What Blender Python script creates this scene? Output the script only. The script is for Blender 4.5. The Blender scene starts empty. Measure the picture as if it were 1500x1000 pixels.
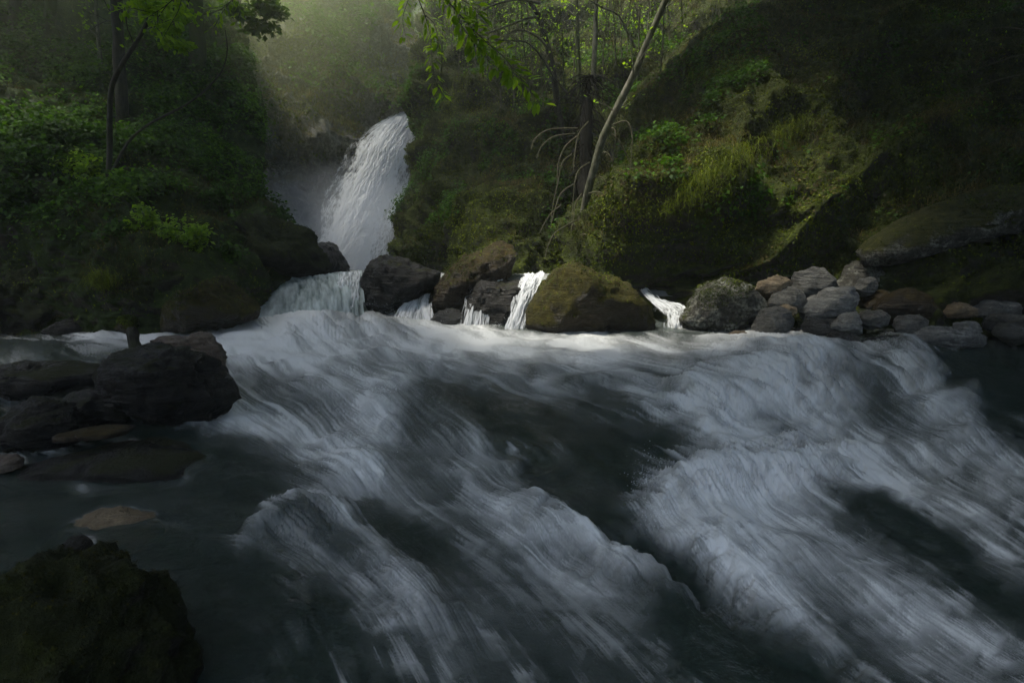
import bpy, math, random
import numpy as np
from mathutils import Vector, Matrix, Euler

R = math.radians
SC = bpy.context.scene
COL = SC.collection
rng = np.random.default_rng(7)
random.seed(7)

# ------------------------------------------------------------------ camera
W_PX, H_PX = 1500.0, 1000.0
FOC = 20.0 / 36.0 * W_PX
CAM_H = 1.08
PITCH = R(7.86)
cam_data = bpy.data.cameras.new("camera")
cam = bpy.data.objects.new("camera", cam_data)
COL.objects.link(cam)
cam_data.lens = 20.0
cam_data.sensor_width = 36.0
cam_data.clip_start = 0.05
cam_data.clip_end = 2000.0
cam.location = (0, 0, CAM_H)
cam.rotation_euler = (math.pi / 2 - PITCH, 0, 0)
SC.camera = cam

# ------------------------------------------------------------------ world, sun, exposure
SUN_EL, SUN_AZ = R(69), R(-104)          # azimuth from +Y, negative = to the left
world = bpy.data.worlds.new("World")
SC.world = world
world.use_nodes = True
wn = world.node_tree.nodes
sky = wn.new("ShaderNodeTexSky")
sky.sky_type = 'NISHITA'
sky.sun_disc = False
sky.sun_elevation = SUN_EL
sky.sun_rotation = SUN_AZ
sky.altitude = 900
sky.dust_density = 5.0
sky.ozone_density = 0.3
bg = wn["Background"]
bg.inputs["Strength"].default_value = 0.05
world.node_tree.links.new(sky.outputs[0], bg.inputs["Color"])

sun_data = bpy.data.lights.new("sun", 'SUN')
sun_data.energy = 1.5
sun_data.angle = R(14)
sun_data.color = (1.0, 0.95, 0.84)
sun = bpy.data.objects.new("sun", sun_data)
COL.objects.link(sun)
sd = Vector((math.sin(SUN_AZ) * math.cos(SUN_EL), math.cos(SUN_AZ) * math.cos(SUN_EL), math.sin(SUN_EL)))
sun.rotation_euler = sd.to_track_quat('Z', 'Y').to_euler()
sun.location = (-20, 40, 50)

SC.view_settings.view_transform = 'Standard'
SC.view_settings.look = 'None'
SC.view_settings.gamma = 1.0
SC.view_settings.use_curve_mapping = False
SC.view_settings.exposure = 2.75

SC.render.engine = 'CYCLES'
cy = SC.cycles
cy.use_denoising = True
try:
    cy.denoiser = 'OPENIMAGEDENOISE'
    cy.denoising_input_passes = 'RGB_ALBEDO_NORMAL'
    cy.denoising_prefilter = 'ACCURATE'
except Exception:
    pass
cy.max_bounces = 6
cy.diffuse_bounces = 2
cy.glossy_bounces = 2
cy.transmission_bounces = 3
cy.transparent_max_bounces = 10
cy.volume_bounces = 1
cy.sample_clamp_indirect = 3.0
cy.use_adaptive_sampling = True
cy.adaptive_threshold = 0.02
cy.caustics_reflective = False
cy.caustics_refractive = False
cy.volume_step_rate = 2.0
cy.volume_max_steps = 128

HAZE_DENSITY = 0.0022

# ------------------------------------------------------------------ numeric helpers
CP, SP = math.cos(PITCH), math.sin(PITCH)

def rays(px, py):
    a = (np.asarray(px, float) - W_PX / 2) / FOC
    b = (H_PX / 2 - np.asarray(py, float)) / FOC
    return a, CP + b * SP, -SP + b * CP

def at(px, py, Y):
    """world point at forward distance Y that the photograph shows at (px, py)"""
    dx, dy, dz = rays(px, py)
    t = np.asarray(Y, float) / dy
    return np.stack(np.broadcast_arrays(dx * t, np.asarray(Y, float) + 0 * dx, CAM_H + dz * t), -1)

def ppm(Y):
    return FOC / Y

def _hash(ix, iy, iz, seed):
    h = (ix.astype(np.uint32) * np.uint32(374761393) + iy.astype(np.uint32) * np.uint32(668265263)
         + iz.astype(np.uint32) * np.uint32(2147483647) + np.uint32(seed) * np.uint32(1274126177))
    h = (h ^ (h >> np.uint32(13))) * np.uint32(1274126177)
    h = h ^ (h >> np.uint32(16))
    h = h * np.uint32(2654435761)
    return h ^ (h >> np.uint32(15))

_G = np.array([[1,1,0],[-1,1,0],[1,-1,0],[-1,-1,0],[1,0,1],[-1,0,1],[1,0,-1],[-1,0,-1],[0,1,1],[0,-1,1],[0,1,-1],[0,-1,-1],[1,1,0],[-1,1,0],[0,-1,1],[0,-1,-1]], float)

def noise(p, seed=0):
    """gradient noise, about -1..1, p (...,3)"""
    p = np.asarray(p, float)
    i = np.floor(p).astype(np.int64)
    f = p - i
    u = f * f * f * (f * (f * 6 - 15) + 10)
    out = 0
    for dx in (0, 1):
        wx = u[..., 0] if dx else 1 - u[..., 0]
        for dy in (0, 1):
            wy = u[..., 1] if dy else 1 - u[..., 1]
            for dz in (0, 1):
                wz = u[..., 2] if dz else 1 - u[..., 2]
                g = _G[_hash(i[..., 0] + dx, i[..., 1] + dy, i[..., 2] + dz, seed) & np.uint32(15)]
                out = out + wx * wy * wz * (g[..., 0] * (f[..., 0] - dx) + g[..., 1] * (f[..., 1] - dy) + g[..., 2] * (f[..., 2] - dz))
    return out

def fbm(p, seed=0, octaves=4, gain=0.5, lac=2.03):
    p = np.asarray(p, float)
    a, s = 1.0, 0
    for o in range(octaves):
        s = s + a * noise(p, seed + o * 17)
        a *= gain
        p = p * lac + 11.3
    return s

def ridged(p, seed=0, octaves=3):
    p = np.asarray(p, float)
    a, s = 1.0, 0
    for o in range(octaves):
        s = s + a * (1 - 2 * np.abs(noise(p, seed + o * 31)))
        a *= 0.5
        p = p * 2.1 + 5.7
    return s

def sstep(a, b, x):
    t = np.clip((x - a) / (b - a), 0, 1)
    return t * t * (3 - 2 * t)

def catmull(c, n):
    """resample control rows c (m, ...) to n rows with a Catmull-Rom spline"""
    c = np.asarray(c, float)
    m = len(c)
    t = np.linspace(0, m - 1, n)
    i = np.clip(np.floor(t).astype(int), 0, m - 2)
    f = (t - i).reshape((-1,) + (1,) * (c.ndim - 1))
    p0, p1, p2, p3 = c[np.clip(i - 1, 0, m - 1)], c[i], c[i + 1], c[np.clip(i + 2, 0, m - 1)]
    return 0.5 * (2 * p1 + (p2 - p0) * f + (2 * p0 - 5 * p1 + 4 * p2 - p3) * f * f + (3 * p1 - p0 - 3 * p2 + p3) * f ** 3)

def grid_faces(nr, nc):
    a = np.arange(nr * nc).reshape(nr, nc)
    return np.stack([a[:-1, :-1], a[1:, :-1], a[1:, 1:], a[:-1, 1:]], -1).reshape(-1, 4)

def normals_grid(P):
    du = np.gradient(P, axis=1)
    dv = np.gradient(P, axis=0)
    n = np.cross(dv, du)
    return n / (np.linalg.norm(n, axis=-1, keepdims=True) + 1e-9)

# ------------------------------------------------------------------ object helpers
def mesh_np(name, V, F, mats=(), smooth=True, mi=None, attrs=None):
    """V (n,3); F an int array (m,k) or a list of such arrays"""
    Fs = F if isinstance(F, list) else [F]
    Fs = [np.asarray(f, np.int32) for f in Fs if len(f)]
    me = bpy.data.meshes.new(name)
    V = np.ascontiguousarray(V, np.float32)
    me.vertices.add(len(V))
    me.vertices.foreach_set("co", V.ravel())
    loops = np.concatenate([f.ravel() for f in Fs])
    tot = np.concatenate([np.full(len(f), f.shape[1], np.int32) for f in Fs])
    start = np.concatenate([[0], np.cumsum(tot)[:-1]]).astype(np.int32)
    me.loops.add(len(loops))
    me.loops.foreach_set("vertex_index", loops.astype(np.int32))
    me.polygons.add(len(tot))
    me.polygons.foreach_set("loop_start", start)
    me.polygons.foreach_set("loop_total", tot)
    if smooth:
        me.polygons.foreach_set("use_smooth", np.ones(len(tot), bool))
    for m in mats:
        me.materials.append(m)
    if mi is not None:
        me.polygons.foreach_set("material_index", np.asarray(mi, np.int32))
    for k, v in (attrs or {}).items():
        a = me.attributes.new(k, 'FLOAT', 'POINT')
        a.data.foreach_set("value", np.ascontiguousarray(v, np.float32).ravel())
    me.update(calc_edges=True)
    return me

def link(name, me, parent=None, loc=None):
    o = bpy.data.objects.new(name, me)
    COL.objects.link(o)
    if parent is not None:
        o.parent = parent
    if loc is not None:
        o.location = loc
    return o

def tag(o, label=None, cat=None, group=None, kind=None):
    if label: o["label"] = label
    if cat: o["category"] = cat
    if group: o["group"] = group
    if kind: o["kind"] = kind
    return o

def empty(name, loc, label=None, cat=None, group=None):
    o = bpy.data.objects.new(name, None)
    COL.objects.link(o)
    o.location = loc
    o.empty_display_size = 0.2
    return tag(o, label, cat, group)

def tube(pts, rad, sides=8, seed=0, rough=0.0):
    """swept tube -> (V, quads)"""
    pts = np.asarray(pts, float)
    n = len(pts)
    rad = np.broadcast_to(np.asarray(rad, float), (n,))
    T = np.gradient(pts, axis=0)
    T /= np.linalg.norm(T, axis=1, keepdims=True) + 1e-9
    ref = np.array([0.31, 0.9, 0.2]) if abs(T[0, 1]) < 0.8 else np.array([0.9, 0.1, 0.2])
    A = np.cross(T, ref)
    A /= np.linalg.norm(A, axis=1, keepdims=True) + 1e-9
    B = np.cross(T, A)
    th = np.linspace(0, 2 * np.pi, sides, endpoint=False)
    r = rad[:, None] * np.ones((1, sides))
    V = pts[:, None] + r[..., None] * (np.cos(th)[None, :, None] * A[:, None] + np.sin(th)[None, :, None] * B[:, None])
    if rough:
        k = noise(V * (0.35 / max(rad.max(), 1e-3)), seed) + 0.5 * noise(V * (0.9 / max(rad.max(), 1e-3)), seed + 3)
        V = V + (V - pts[:, None]) * (rough * k)[..., None]
    a = np.arange(n * sides).reshape(n, sides)
    b = np.roll(a, -1, axis=1)
    F = np.stack([a[:-1], b[:-1], b[1:], a[1:]], -1).reshape(-1, 4)
    return V.reshape(-1, 3), F

def join(parts):
    """list of (V, F) with equal face size -> (V, F)"""
    Vs, Fs, k = [], [], 0
    for v, f in parts:
        Vs.append(v); Fs.append(f + k); k += len(v)
    return np.concatenate(Vs), np.concatenate(Fs)

# ------------------------------------------------------------------ materials
def new_mat(name):
    m = bpy.data.materials.new(name)
    m.use_nodes = True
    nt = m.node_tree
    nt.nodes.clear()
    out = nt.nodes.new("ShaderNodeOutputMaterial")
    return m, nt, out

class NT:
    def __init__(s, nt): s.nt = nt
    def n(s, t, **kw):
        x = s.nt.nodes.new(t)
        for k, v in kw.items():
            if k in x.inputs.keys() if hasattr(x.inputs, "keys") else False:
                x.inputs[k].default_value = v
            else:
                setattr(x, k, v)
        return x
    def l(s, a, b): s.nt.links.new(a, b)
    def noise(s, vec, scale, detail=6, rough=0.6, dist=0.0):
        x = s.nt.nodes.new("ShaderNodeTexNoise")
        x.inputs["Scale"].default_value = scale
        x.inputs["Detail"].default_value = detail
        x.inputs["Roughness"].default_value = rough
        x.inputs["Distortion"].default_value = dist
        s.l(vec, x.inputs["Vector"])
        return x.outputs["Fac"]
    def ramp(s, fac, stops, interp='LINEAR'):
        x = s.nt.nodes.new("ShaderNodeValToRGB")
        e = x.color_ramp
        e.interpolation = interp
        while len(e.elements) < len(stops): e.elements.new(0.5)
        for el, (p, c) in zip(e.elements, stops):
            el.position = p
            el.color = (c, c, c, 1) if isinstance(c, (int, float)) else (*c, 1)
        s.l(fac, x.inputs[0])
        return x.outputs[0]
    def mix(s, fac, a, b, mode='MIX'):
        x = s.nt.nodes.new("ShaderNodeMix")
        x.data_type = 'RGBA'; x.blend_type = mode
        for i, v in ((0, fac), (6, a), (7, b)):
            if isinstance(v, (int, float)): x.inputs[i].default_value = v if i == 0 else (v, v, v, 1)
            elif isinstance(v, tuple): x.inputs[i].default_value = (*v, 1)
            else: s.l(v, x.inputs[i])
        return x.outputs[2]
    def math(s, op, a, b=None, c=None, clamp=False):
        x = s.nt.nodes.new("ShaderNodeMath")
        x.operation = op; x.use_clamp = clamp
        for i, v in enumerate((a, b, c)):
            if v is None: continue
            if isinstance(v, (int, float)): x.inputs[i].default_value = v
            else: s.l(v, x.inputs[i])
        return x.outputs[0]
    def bump(s, h, strength=0.5, dist=0.02, normal=None):
        x = s.nt.nodes.new("ShaderNodeBump")
        x.inputs["Strength"].default_value = strength
        x.inputs["Distance"].default_value = dist
        s.l(h, x.inputs["Height"])
        if normal is not None: s.l(normal, x.inputs["Normal"])
        return x.outputs[0]
    def scale(s, vec, sc, rot=(0, 0, 0)):
        x = s.nt.nodes.new("ShaderNodeMapping")
        x.inputs["Scale"].default_value = sc
        x.inputs["Rotation"].default_value = rot
        s.l(vec, x.inputs["Vector"])
        return x.outputs[0]

def principled(g, color, rough, normal=None, spec=0.3):
    b = g.nt.nodes.new("ShaderNodeBsdfPrincipled")
    for k, v in (("Base Color", color), ("Roughness", rough)):
        if isinstance(v, (int, float)): b.inputs[k].default_value = v
        elif isinstance(v, tuple): b.inputs[k].default_value = (*v, 1)
        else: g.l(v, b.inputs[k])
    b.inputs["Specular IOR Level"].default_value = spec
    if normal is not None: g.l(normal, b.inputs["Normal"])
    return b

def rock_mat(name, dark, light, moss=0.3, moss_dark=(0.018, 0.024, 0.004), moss_light=(0.085, 0.085, 0.012),
             rough=(0.35, 0.8), strata=0.0, sc=1.0, lichen=0.0):
    m, nt, out = new_mat(name)
    g = NT(nt)
    tc = g.n("ShaderNodeTexCoord")
    obj = tc.outputs["Object"]
    geo = g.n("ShaderNodeNewGeometry")
    sep = g.n("ShaderNodeSeparateXYZ"); g.l(geo.outputs["Normal"], sep.inputs[0])
    up = sep.outputs["Z"]
    oi = g.n("ShaderNodeObjectInfo")
    big = g.noise(obj, 2.2 * sc, 8, 0.65, 0.4)
    fine = g.noise(obj, 22 * sc, 6, 0.7)
    sv = g.scale(obj, (1.2, 1.2, 9.0), (0.5, 0.35, 0.2))
    st = g.noise(sv, 2.6 * sc, 5, 0.6, 0.6)
    mixf = g.math('ADD', g.math('MULTIPLY', big, 0.55), g.math('MULTIPLY', st if strata else fine, 0.45))
    col = g.ramp(mixf, [(0.32, dark), (0.5, tuple((a + b) / 2.6 for a, b in zip(dark, light))), (0.68, light)])
    col = g.mix(g.ramp(fine, [(0.35, 0.75), (0.6, 0.0)]), col, dark)
    if lichen:
        vo = g.n("ShaderNodeTexVoronoi"); vo.inputs["Scale"].default_value = 16 * sc; g.l(obj, vo.inputs["Vector"])
        lm = g.math('MULTIPLY', g.ramp(g.noise(obj, 5 * sc, 5, 0.7), [(0.48, 0.0), (0.62, lichen)]), g.ramp(fine, [(0.42, 0.0), (0.55, 1.0)]))
        col = g.mix(lm, col, (0.24, 0.25, 0.21))
    col = g.mix(0.35, col, g.mix(oi.outputs["Random"], (0.6, 0.62, 0.66), (1.15, 1.05, 0.9)), 'MULTIPLY')
    mn = g.noise(obj, 3.1 * sc, 7, 0.7, 0.3)
    mm = g.math('ADD', g.math('MULTIPLY', up, 0.42), g.math('MULTIPLY', mn, 1.0))
    thr = 1.18 - moss * 0.85
    mfac = g.ramp(mm, [(max(0.0, min(0.98, thr - 0.08)), 0.0), (max(0.01, min(0.99, thr + 0.06)), 1.0)])
    if moss <= 0: mfac = g.math('MULTIPLY', mfac, 0.0)
    mcol = g.ramp(g.noise(obj, 7.5 * sc, 6, 0.7), [(0.3, moss_dark), (0.55, tuple((a + b) / 2.4 for a, b in zip(moss_dark, moss_light))), (0.72, moss_light)])
    col = g.mix(mfac, col, mcol)
    mh = g.noise(obj, 60 * sc, 4, 0.7)
    h = g.math('ADD', g.math('MULTIPLY', st, 1.2), g.math('ADD', g.math('MULTIPLY', fine, 0.6), g.math('MULTIPLY', big, 1.0)))
    h = g.math('ADD', h, g.math('MULTIPLY', mfac, g.math('MULTIPLY', mh, 0.9)))
    nb = g.bump(h, 1.0, 0.06)
    rg = g.mix(mfac, g.ramp(big, [(0.35, rough[0]), (0.7, rough[1])]), 0.9)
    b = principled(g, col, rg, nb, 0.25)
    g.l(b.outputs[0], out.inputs[0])
    return m

def leaf_mat(name, stops, trans=0.45, rough=0.62):
    """leaf colour from the per-leaf attribute 'tone'"""
    m, nt, out = new_mat(name)
    g = NT(nt)
    at_ = g.n("ShaderNodeAttribute"); at_.attribute_name = "tone"
    col = g.ramp(at_.outputs["Fac"], stops)
    b = principled(g, col, rough, None, 0.15)
    t = g.n("ShaderNodeBsdfTranslucent")
    g.l(g.mix(1.0, col, (1.25, 1.25, 0.7), 'MULTIPLY'), t.inputs["Color"])
    mx = g.n("ShaderNodeMixShader"); mx.inputs[0].default_value = trans
    g.l(b.outputs[0], mx.inputs[1]); g.l(t.outputs[0], mx.inputs[2])
    g.l(mx.outputs[0], out.inputs[0])
    return m

def bark_mat(name, dark, light, moss=0.0, sc=1.0):
    m, nt, out = new_mat(name)
    g = NT(nt)
    tc = g.n("ShaderNodeTexCoord")
    obj = tc.outputs["Object"]
    v = g.scale(obj, (1, 1, 0.25))
    f = g.noise(v, 24 * sc, 6, 0.7, 0.3)
    b2 = g.noise(obj, 5 * sc, 5, 0.7)
    col = g.ramp(f, [(0.32, dark), (0.66, light)])
    col = g.mix(g.ramp(b2, [(0.5 - 0.3 * moss, 0.0), (0.75 - 0.25 * moss, min(1, moss * 1.4))]), col, (0.035, 0.05, 0.008))
    nb = g.bump(g.math('ADD', f, b2), 0.8, 0.02)
    b = principled(g, col, 0.85, nb, 0.2)
    g.l(b.outputs[0], out.inputs[0])
    return m

MOSSY_A, MOSSY_B = (0.016, 0.020, 0.004), (0.085, 0.088, 0.012)
M_bank = rock_mat("mossy earth and rock", (0.012, 0.011, 0.006), (0.065, 0.058, 0.04), moss=0.85, moss_dark=(0.008, 0.015, 0.0015), moss_light=(0.05, 0.085, 0.007), sc=0.6, rough=(0.6, 0.9))
M_bank2 = rock_mat("brown mossy slope", (0.018, 0.016, 0.009), (0.07, 0.062, 0.045), moss=0.88, moss_dark=(0.010, 0.015, 0.0015), moss_light=(0.075, 0.095, 0.006), sc=0.7, rough=(0.6, 0.95))
M_cliff = rock_mat("gorge cliff rock", (0.014, 0.015, 0.014), (0.17, 0.17, 0.15), moss=0.5, moss_dark=(0.02, 0.022, 0.006), moss_light=(0.10, 0.085, 0.02), sc=0.55, lichen=0.7)
M_wetrock = rock_mat("wet dark rock", (0.012, 0.013, 0.013), (0.075, 0.075, 0.07), moss=0.2, rough=(0.2, 0.55))
M_darkrock = rock_mat("black wet boulder", (0.008, 0.008, 0.007), (0.035, 0.033, 0.028), moss=0.28, rough=(0.3, 0.65), moss_light=(0.05, 0.05, 0.008))
M_blackrock = rock_mat("soaked black rock", (0.005, 0.005, 0.005), (0.022, 0.021, 0.018), moss=0.3, moss_light=(0.03, 0.032, 0.005), rough=(0.22, 0.55))
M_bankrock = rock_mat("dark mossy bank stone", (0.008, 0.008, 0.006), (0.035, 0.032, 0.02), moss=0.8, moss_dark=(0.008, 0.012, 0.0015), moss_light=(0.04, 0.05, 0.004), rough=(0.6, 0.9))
M_mossrock = rock_mat("moss covered boulder", (0.02, 0.017, 0.010), (0.08, 0.066, 0.04), moss=0.78, moss_dark=(0.016, 0.015, 0.003), moss_light=(0.10, 0.086, 0.009), rough=(0.3, 0.7))
M_brownrock = rock_mat("brown algae boulder", (0.014, 0.011, 0.007), (0.085, 0.062, 0.034), moss=0.55, moss_dark=(0.018, 0.013, 0.005), moss_light=(0.08, 0.058, 0.012), rough=(0.25, 0.6))
M_grey = rock_mat("grey banded stone", (0.06, 0.063, 0.062), (0.36, 0.37, 0.355), moss=0.0, strata=1.0, rough=(0.35, 0.75))
M_grey2 = rock_mat("dark grey stone", (0.035, 0.036, 0.034), (0.22, 0.22, 0.20), moss=0.12, strata=1.0, rough=(0.3, 0.7))
M_tan = rock_mat("tan stone", (0.09, 0.07, 0.045), (0.38, 0.30, 0.19), moss=0.0, strata=1.0, rough=(0.45, 0.8))
M_pink = rock_mat("pale brown stone", (0.07, 0.052, 0.04), (0.34, 0.27, 0.21), moss=0.1, strata=1.0, rough=(0.4, 0.75))
M_slab = rock_mat("lichened mossy slab", (0.014, 0.014, 0.010), (0.10, 0.096, 0.075), moss=0.68, lichen=0.7, rough=(0.5, 0.9))
M_speckle = rock_mat("speckled grey stone", (0.018, 0.018, 0.015), (0.13, 0.125, 0.10), moss=0.3, lichen=0.9, rough=(0.35, 0.8))
M_bed = rock_mat("river bed gravel", (0.018, 0.022, 0.016), (0.07, 0.075, 0.05), moss=0.0, rough=(0.5, 0.8), sc=2.0)

M_herb = leaf_mat("green herb leaves", [(0.0, (0.014, 0.036, 0.003)), (0.5, (0.036, 0.09, 0.005)), (1.0, (0.09, 0.19, 0.008))])
M_mossleaf = leaf_mat("moss tufts", [(0.0, (0.012, 0.020, 0.001)), (0.5, (0.048, 0.070, 0.003)), (1.0, (0.16, 0.20, 0.008))], 0.3, 0.7)
M_shadedmoss = leaf_mat("moss tufts darkened for shade", [(0.0, (0.006, 0.008, 0.001)), (0.5, (0.018, 0.020, 0.002)), (1.0, (0.06, 0.055, 0.004))], 0.2, 0.8)  # moss tuft colours darkened; the corner rock's shade is in them
M_dry = leaf_mat("dry grass and leaf litter", [(0.0, (0.022, 0.018, 0.006)), (0.5, (0.070, 0.058, 0.016)), (1.0, (0.18, 0.15, 0.045))], 0.3, 0.7)
M_beech = leaf_mat("fresh spring leaves", [(0.0, (0.09, 0.17, 0.010)), (0.5, (0.16, 0.28, 0.014)), (1.0, (0.25, 0.40, 0.02))], 0.6, 0.4)
M_canopy = leaf_mat("canopy leaves", [(0.0, (0.025, 0.05, 0.006)), (0.5, (0.05, 0.10, 0.012)), (1.0, (0.09, 0.16, 0.02))], 0.4, 0.5)
M_bark = bark_mat("dark bark", (0.012, 0.011, 0.009), (0.05, 0.045, 0.036), 0.3)
M_barkmoss = bark_mat("mossy bark", (0.02, 0.018, 0.012), (0.07, 0.065, 0.045), 0.7)
M_pale = bark_mat("pale birch bark", (0.035, 0.033, 0.024), (0.20, 0.19, 0.15), 0.45)
M_sapling = bark_mat("grey sapling bark", (0.04, 0.036, 0.024), (0.14, 0.13, 0.09), 0.35)
M_darkwood = bark_mat("rotten dark wood", (0.006, 0.006, 0.004), (0.020, 0.018, 0.012), 0.0)
M_twig = bark_mat("bare twig", (0.03, 0.028, 0.016), (0.12, 0.11, 0.07), 0.3)

# ------------------------------------------------------------------ water level
SLOPE = 0.062
def z_mean(Y): return -SLOPE * (9.6 - Y)
POOL_Z = 0.86

# ------------------------------------------------------------------ terrain sheets
def sheet(rows, nr, nc):
    """rows of (px, py, Y) control points -> dense world grid"""
    c = np.array(rows, float)
    c = at(c[..., 0], c[..., 1], c[..., 2])
    c = catmull(c, nr)
    return catmull(c.transpose(1, 0, 2), nc).transpose(1, 0, 2)

def displace(P, comps, seed, side=1):
    N = normals_grid(P) * side
    d = 0
    for kind, freq, amp in comps:
        q = P * freq
        if kind == 'f': d = d + amp * fbm(q, seed, 4)
        elif kind == 'r': d = d + amp * ridged(q, seed + 5, 3)
        elif kind == 'd':                       # slanting ribs
            t = P @ np.array([-0.6, 0.1, 0.8]) * freq + 0.35 * fbm(P * 0.6, seed + 9, 3)
            d = d + amp * (1 - 2 * np.abs((t % 1.0) - 0.5)) ** 2
        elif kind == 's':                       # tilted beds standing out as ledges
            t = P @ np.array([0.35, -0.2, 0.9]) * freq + 0.6 * fbm(P * 0.5, seed + 9, 3)
            d = d + amp * (np.abs((t % 1.0) - 0.5) * 2) ** 2
        seed += 13
    return P + N * np.asarray(d)[..., None]

def terrain(name, P, mat, label=None):
    me = mesh_np(name, P.reshape(-1, 3), grid_faces(*P.shape[:2]), [mat])
    return tag(link(name, me), label, None, None, 'structure')

# ground: one wide sheet, well below the stream
gx, gy = np.meshgrid(np.linspace(-160, 160, 90), np.linspace(-120, 220, 90))
gz = -1.15 + 0.25 * fbm(np.stack([gx * 0.2, gy * 0.2, gx * 0], -1), 3, 3)
far = np.maximum(np.abs(gx) - 40, 0) + np.maximum(gy - 60, 0) + np.maximum(-gy - 25, 0)
gz = gz + far * 0.22
terrain("ground", np.stack([gx, gy, gz], -1)[::-1], M_bed)

LB = [
 [(-900, -420, 14), (-420, -380, 21), (-60, -250, 26), (140, -120, 28), (290, 0, 32), (420, 60, 36)],
 [(-900, -100, 9.5), (-420, -80, 14), (-60, -20, 17), (130, 0, 18.5), (250, 5, 19.5), (335, -4, 22)],
 [(-900, 60, 8.4), (-420, 80, 12.2), (-60, 105, 14.4), (120, 115, 15.4), (255, 115, 16.4), (362, 102, 18.8)],
 [(-900, 190, 7.2), (-420, 200, 10.6), (-60, 205, 12.4), (115, 210, 13.1), (250, 212, 14.2), (384, 190, 16.6)],
 [(-900, 300, 6.2), (-420, 295, 9.4), (-60, 285, 10.9), (115, 290, 11.3), (255, 292, 12.2), (362, 288, 14.6)],
 [(-900, 390, 5.5), (-420, 370, 8.5), (-60, 360, 10.0), (120, 362, 10.2), (270, 358, 10.9), (405, 345, 13.6)],
 [(-900, 480, 5.1), (-420, 430, 8.0), (-60, 422, 9.6), (130, 424, 9.7), (290, 412, 10.2), (430, 400, 13.4)],
 [(-900, 640, 4.8), (-420, 510, 7.8), (-60, 490, 9.3), (140, 484, 9.4), (310, 470, 10.1), (420, 440, 13.4)],
 [(-900, 900, 4.5), (-420, 640, 7.4), (-60, 590, 8.9), (150, 570, 9.1), (320, 540, 9.8), (420, 520, 13.1)],
]
P_left = displace(sheet(LB, 300, 380), [('f', 0.32, 0.32), ('s', 0.8, 0.22), ('r', 0.7, 0.24), ('r', 2.0, 0.12), ('r', 5, 0.04), ('f', 9, 0.03)], 21)
terrain("left_bank", P_left, M_bank, "dark mossy left bank with green undergrowth")

LC = [
 [(150, 40, 44), (280, 50, 42), (360, 60, 40), (430, 70, 39), (480, 80, 42), (520, 90, 46)],
 [(180, -60, 29), (300, -40, 26), (390, -20, 25), (470, -8, 25), (528, 4, 27), (545, 0, 33)],
 [(200, 60, 26), (310, 60, 23), (400, 50, 22.5), (490, 42, 23), (560, 52, 25), (575, 45, 31)],
 [(220, 150, 24), (320, 140, 21.5), (410, 130, 21.3), (500, 122, 22), (590, 118, 24.2), (612, 112, 30)],
 [(240, 220, 22), (330, 210, 20.2), (415, 200, 20.3), (500, 195, 21.5), (580, 185, 24), (640, 168, 28)],
 [(260, 290, 20.5), (345, 280, 19.8), (420, 275, 20.2), (490, 262, 21.6), (560, 240, 23.8), (660, 210, 26)],
 [(280, 360, 19), (355, 345, 19.4), (420, 340, 20), (475, 335, 21.5), (545, 320, 23.2), (660, 300, 25)],
 [(290, 430, 18), (360, 420, 19), (420, 415, 19.8), (470, 410, 21.2), (540, 410, 22.6), (660, 400, 24)],
]
P_cliff = displace(sheet(LC, 260, 260), [('f', 0.28, 0.5), ('s', 0.55, 0.45), ('r', 0.7, 0.38), ('r', 2.2, 0.16), ('r', 5, 0.06), ('f', 8, 0.04)], 57)
terrain("cliff", P_cliff, M_cliff, "rocky gorge cliff with brown grass left of the waterfall")

RB = [
 [(650, -420, 38), (730, -420, 37), (810, -420, 36), (930, -420, 36), (1150, -430, 33), (1290, -430, 28), (1560, -440, 22), (1900, -450, 17), (2700, -520, 9)],
 [(632, 0, 27), (695, 0, 25), (775, 0, 24), (885, 0, 24), (1060, 0, 21.5), (1150, -5, 18), (1340, 0, 16), (1600, 0, 13.5), (2400, -40, 7.4)],
 [(624, 100, 23.5), (690, 100, 21.2), (772, 100, 20.3), (872, 100, 20.6), (990, 105, 18.6), (1085, 95, 14.6), (1315, 100, 14.4), (1580, 100, 12), (2350, 90, 6.8)],
 [(620, 185, 20.8), (690, 190, 18.2), (772, 195, 17.3), (862, 195, 17.8), (945, 200, 16.6), (1025, 190, 12.6), (1290, 195, 12.8), (1560, 195, 10.9), (2300, 200, 6.2)],
 [(624, 265, 18.6), (690, 275, 15.8), (772, 280, 14.9), (855, 285, 16.2), (915, 285, 14.8), (968, 275, 11.1), (1265, 280, 11.5), (1540, 280, 10.0), (2250, 320, 5.7)],
 [(608, 335, 17.0), (690, 345, 13.6), (772, 345, 13.1), (850, 350, 14.6), (894, 350, 13.2), (938, 350, 11.2), (1250, 355, 10.7), (1530, 360, 9.5), (2230, 430, 5.3)],
 [(594, 385, 16.1), (690, 395, 12.7), (772, 395, 12.4), (850, 398, 13.4), (890, 402, 11.8), (925, 415, 11.7), (1245, 425, 10.1), (1525, 440, 9.1), (2220, 540, 5.1)],
 [(580, 440, 15.4), (690, 455, 12.2), (772, 450, 12), (850, 450, 12.9), (888, 455, 11.4), (922, 480, 11.4), (1240, 495, 9.6), (1520, 500, 8.7), (2210, 660, 4.8)],
 [(560, 560, 15), (690, 560, 12), (772, 560, 11.8), (850, 560, 12.6), (888, 560, 11.2), (922, 580, 11.2), (1240, 590, 9.0), (1520, 610, 8.3), (2200, 900, 4.5)],
]
P_right = displace(sheet(RB, 320, 480), [('f', 0.35, 0.35), ('d', 0.5, 0.55), ('s', 0.7, 0.10), ('r', 0.8, 0.24), ('r', 2.2, 0.12), ('r', 5, 0.04), ('f', 9, 0.03)], 91)
terrain("right_slope", P_right, M_bank2, "steep dark mossy slope right of the waterfall")

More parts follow.
